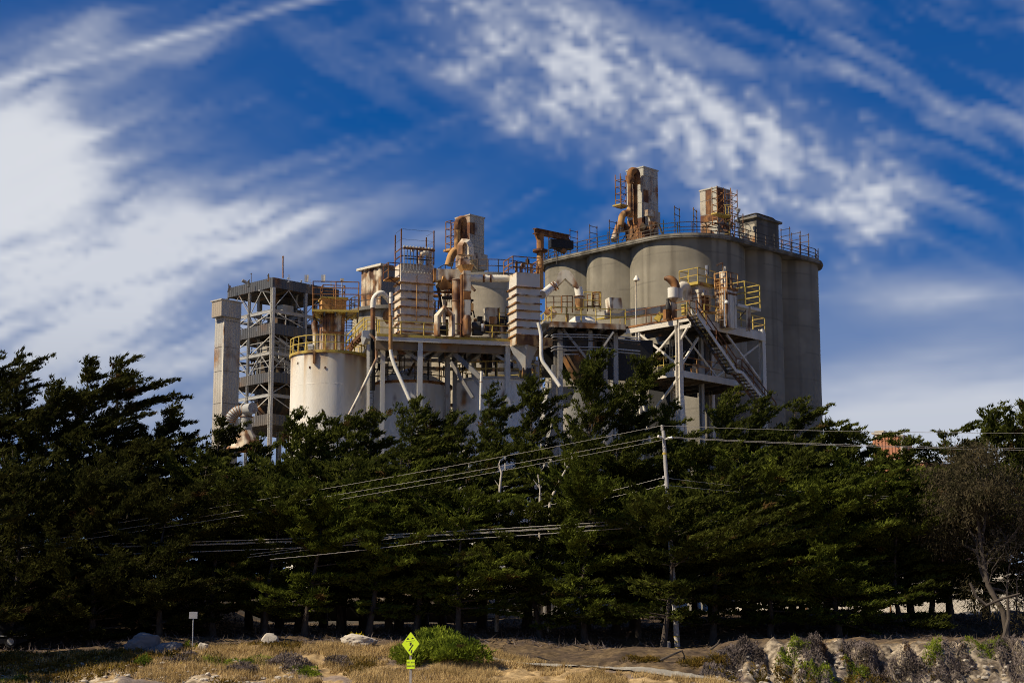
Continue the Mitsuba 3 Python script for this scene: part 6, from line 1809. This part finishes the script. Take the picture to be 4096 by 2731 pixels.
# utility pole
D = 99.6
pt, pb = P(2653, 1722, D), P(2713, 2606, 98.8)
pb[2] = float(ground_z(pb[0], pb[1])) - .4
t = thing('utility_pole', 'leaning pale wooden utility pole with insulators at its top', 'utility pole')
part(t, 'shaft', M().tube([pb, pb * .66 + pt * .34, pb * .33 + pt * .67, pt], [.155, .14, .115, .09], 14), 'mat_pole', 50)
onp = lambda y: pt + (pb - pt) * ((y - 1722) / (2612 - 1722))
part(t, 'top_insulator', M().lathe(P(2648, 1715, D), [(.06, z_of(0, D, 1722))] + [(rr, z_of(0, D, y)) for k, y in enumerate(range(1719, 1700, -3)) for rr in (.085, .055)] + [(.04, z_of(0, D, 1699))], 10), 'mat_porcelain')
for (x0, y0_, x1, y1_) in ((2652, 1752, 2632, 1744), (2660, 1756, 2690, 1749)):
    a, b = P(x0, y0_, D - .1), P(x1, y1_, D - .3)
    part(t, 'side_insulator', M().tube([a, a + (b - a) * .3, a + (b - a) * .35, b, b + (b - a) * .02], [.03, .04, .075, .075, .02], 10), 'mat_porcelain', 40)
for (px, py) in ((2653, 1909), (2659, 1939)):
    q = P(px, py, D - .2)
    part(t, 'spool_insulator', M().lathe(q, [(.03, q[2] - .07), (.06, q[2] - .04), (.04, q[2]), (.06, q[2] + .04), (.03, q[2] + .07)], 8), 'mat_porcelain')
    part(t, 'spool_bracket', M().bar(q, q + np.array([.2, .2, 0]), .03), 'mat_dark_steel')
for y in (2513, 2532, 2553, 1810):
    q = onp(y)
    part(t, 'yellow_band', M().lathe(q, [(.157 if y > 2000 else .122, q[2] - .03 - .06 * (y < 2000)), (.157 if y > 2000 else .122, q[2] + .03)], 14), 'mat_yellow')
t = thing('stump_post', 'short weathered wooden stump post just left of the utility pole foot', 'post')
q = P(2670, 2610, 98.4)
g = float(ground_z(q[0], 98.4))
part(t, 'trunk', M().tube([[q[0], 98.4, g - .3], [q[0], 98.4, g + .66]], [.17, .16], 10), 'mat_pole', 50)
part(t, 'worn_top', M().lathe([q[0], 98.4, 0], [(.16, g + .66), (.10, g + .70), (.01, g + .69)], 10), 'mat_dead_wood')


def wire(label, a, b, sag, r=.012, group=None):
    u = np.linspace(0, 1, 40)[:, None]
    p = np.asarray(a) * (1 - u) + np.asarray(b) * u - Z * (4 * sag * u * (1 - u))
    thing('power_line', label, 'cable', group, m=M().tube(p, r, 5), mat='mat_wire')


wire('topmost thin line falling left from the pole top', P(2646, 1702, D), P(-300, 2205, 101.8), .3)
wire('topmost thin line running right from the pole top', P(2650, 1702, D), P(4350, 1729, 103), .15)
wire('thin line falling left from the left side insulator', P(2632, 1746, D - .3), P(-300, 2226, 101.6), .3)
wire('thin line falling left just below the side insulator line', P(2646, 1760, D - .3), P(-300, 2242, 101.4), .35)
wire('upper of two thin lines running right from the side insulators', P(2690, 1748, D - .3), P(4350, 1793, 103), .15)
wire('lower of two thin lines running right from the side insulators', P(2662, 1750, D - .3), P(4350, 1801, 102), .15)
wire('communication line falling left from the upper spool on the pole', P(2653, 1909, D - .2), P(1980, 2062, 106), .1)
wire('communication line falling left from the lower spool on the pole', P(2659, 1939, D - .2), P(2040, 2062, 106), .1)
wire('communication line running right from the upper spool into the trees', P(2653, 1909, D - .2), P(3560, 1985, 103.5), .15)
wire('communication line running right from the lower spool into the trees', P(2659, 1939, D - .2), P(3560, 1994, 103.5), .15)
DC = 98.5
q = onp(2075)
for k, (yl, yp, yr, rr, lab) in enumerate(((2166, 2070, 2075, .03, 'topmost thick cable crossing below the pole middle'), (2176, 2080, 2086, .022, 'second thick cable below the pole middle'), (2179, 2084, 2094, .022, 'third thick cable below the pole middle'), (2213, 2098, 2104, .03, 'lowest long thick cable below the pole middle'))):
    a = P(-300, yl + 16, 102.2)
    b = np.array([q[0] - .14, q[1] + .1, z_of(q[0], q[1], yp)])
    wire(lab + ', left of the pole', a, b, .35, rr * .8)
    wire(lab + ', right of the pole', b, P(3700, yr + 40, 110), .1, rr * .8)
wire('thin drop line crossing the thick cables from lower left', P(1000, 2216, 100.5), P(1640, 2134, 99.5), .02, .012)
wire('second thin drop line crossing the thick cables from lower left', P(990, 2228, 100.5), P(1600, 2148, 99.5), .02, .012)
wire('short lower line segment under the thick cables', P(1080, 2236, 96.5), P(1700, 2168, 98), .05, .016)

# warning sign on its post
D = 84.0
sc = 1 / FOC * depth(P(1642, 2580, D))
t = thing('road_sign', 'yellow-green diamond warning sign with a smaller plate below, on a post in the dry grass', 'road sign')
th = math.radians(-38)
su = np.array([math.cos(th), math.sin(th), 0])
sn = np.cross(su, Z)
cen = P(1643, 2574, D)
hw = 49 * sc
up_, ri_ = Z, su


def plate(c, pts, thick, off, mt, name):
    """Flat shape on the sign plane, given in metres across and up."""
    poly = Polygon(pts)
    tm = trimesh.creation.extrude_polygon(poly, thick, engine='earcut')
    v = np.array(tm.vertices)
    w = c + v[:, :1] * ri_ + v[:, 1:2] * up_ + (v[:, 2:3] + off) * sn
    part(t, name, (w, tm.faces[:, ::-1]), mt)


dia = lambda s: [(0, -s), (s, 0), (0, s), (-s, 0)]
rnd_dia = lambda s, r: list(Polygon(dia(s - r * 1.414)).buffer(r, 6).exterior.coords)[:-1]
if sn[1] > 0:
    sn = -sn
plate(cen, rnd_dia(hw, .04), .004, 0, 'mat_sign_edge', 'border')
plate(cen, rnd_dia(hw * .95, .035), .003, .005, 'mat_sign', 'face')
k = hw / 49 * .98
sym = lambda pts: plate(cen, [(x * k * 1.75, y * k) for x, y in pts], .003, .009, 'mat_print', 'symbol')
sym([(-13, 17), (-3, 18), (-8.5, 27)])                 # two small peaks over a sloping bar
sym([(1, 19.5), (11, 20.5), (6, 27)])
sym([(-14, 9), (13, 12), (13, 14), (-14, 11)])
sym([(-2.5, -9), (-3, 6), (4, 6), (3, -4)])             # broken path with a slanting piece across
sym([(-7, -27), (-3.5, -30), (9.5, -4), (6.5, -.5)])
sym([(0, -38), (5.5, -38), (5.5, -21), (1, -27)])
plate(P(1643, 2655, D), [(-17 * sc * 1.25, -18 * sc), (17 * sc * 1.25, -18 * sc), (17 * sc * 1.25, 18 * sc), (-17 * sc * 1.25, 18 * sc)], .004, .0, 'mat_sign', 'plate')
for row, (y, n, lab) in enumerate(((7, 8, 0), (-7.5, 9, 0))):
    for j in range(n):
        x = -15 + 30 * j / (n - 1)
        if row == 0 and j == 3:
            continue
        h = 3.2
        plate(P(1643, 2655, D), [((x - 1.2) * sc * 1.2, (y - h) * sc), ((x + 1.2) * sc * 1.2, (y - h) * sc), ((x + 1.2) * sc * 1.2, (y + h) * sc), ((x - 1.2) * sc * 1.2, (y + h) * sc)], .002, .006, 'mat_print', 'letter')
zb = float(ground_z(cen[0], D)) - .4
part(t, 'post', M().para([cen[0] - .05, D + .06, zb], [.1, 0, 0], [0, .1, 0], [0, 0, cen[2] + .35 - zb]), 'mat_pole')
D = 95.4
c = P(773, 2459, D)
t = thing('notice_sign', 'small white rectangular notice on a thin post in the shade at the left', 'sign')
part(t, 'board', M().para(c - [.21, .02, .17], [.42, 0, 0], [0, .02, 0], [0, 0, .34]), 'mat_galv')
for k in range(5):
    w = (.34, .30, .34, .26, .32)[k]
    part(t, 'text_line', M().para(c + [-.17, -.0225, .11 - k * .055], [w, 0, 0], [0, .002, 0], [0, 0, .014]), 'mat_steel_grey')
part(t, 'post', M().bar([c[0], D + .03, float(ground_z(c[0], D)) - .2], [c[0], D + .03, c[2]], .04), 'mat_galv')
t = thing('marker_post', 'bent yellow marker post in the shade under the low shed', 'marker post')
part(t, 'shaft', M().tube([P(674, 2495, 112), P(677, 2462, 112), P(684, 2438, 112)], [.09, .07, .05], 8), 'mat_yellow', 40)
part(t, 'base', M().lathe(P(674, 2495, 112), [(.14, z_of(0, 112, 2503)), (.12, z_of(0, 112, 2493))], 8), 'mat_yellow')

# dark car half out of the frame under the left trees
D = 101.0
x0 = (20 - 2048) / FOC * D
g = float(ground_z(x0 + .5, D)) + .02
o = np.array([x0 - 2.6, D - .8, g])
t = thing('parked_car', 'dark car parked in deep shade, cut off by the left edge', 'car')
prof = [(0, .35), (.05, .75), (.9, .92), (1.5, 1.38), (2.8, 1.42), (3.6, .95), (4.2, .85), (4.3, .4), (3.9, .25), (.4, .25)]
tm = trimesh.creation.extrude_polygon(Polygon(prof).buffer(.06).buffer(-.03), 1.7, engine='earcut')
v = np.array(tm.vertices)
part(t, 'body', (o + np.stack([v[:, 0], v[:, 2], v[:, 1]], 1), tm.faces), 'mat_car', 40)
for w0 in ((1.12, 1.6, 1.98, 1.98), (2.06, 2.06, 2.72, 3.2)):
    pts = [(w0[0], .96), (w0[1], 1.33), (w0[2], 1.35), (w0[3], .96)]
    tm = trimesh.creation.extrude_polygon(Polygon(pts), .02, engine='earcut')
    v = np.array(tm.vertices)
    part(t, 'window', (o + np.stack([v[:, 0], v[:, 2] - .045, v[:, 1]], 1), tm.faces), 'mat_black')
for xw in (.85, 3.45):
    part(t, 'wheel', M().tube([o + [xw, -.06, .32], o + [xw, .16, .32]], .32, 18), 'mat_black', 40)
    part(t, 'hubcap', M().tube([o + [xw, -.085, .32], o + [xw, -.06, .32]], .19, 12), 'mat_galv', 40)
part(t, 'side_trim', M().para(o + [.2, -.05, .58], [3.9, 0, 0], [0, .02, 0], [0, 0, .05]), 'mat_galv')
part(t, 'headlight', M().para(o + [4.15, -.02, .62], [.12, 0, 0], [0, .3, 0], [0, 0, .12]), 'mat_porcelain')
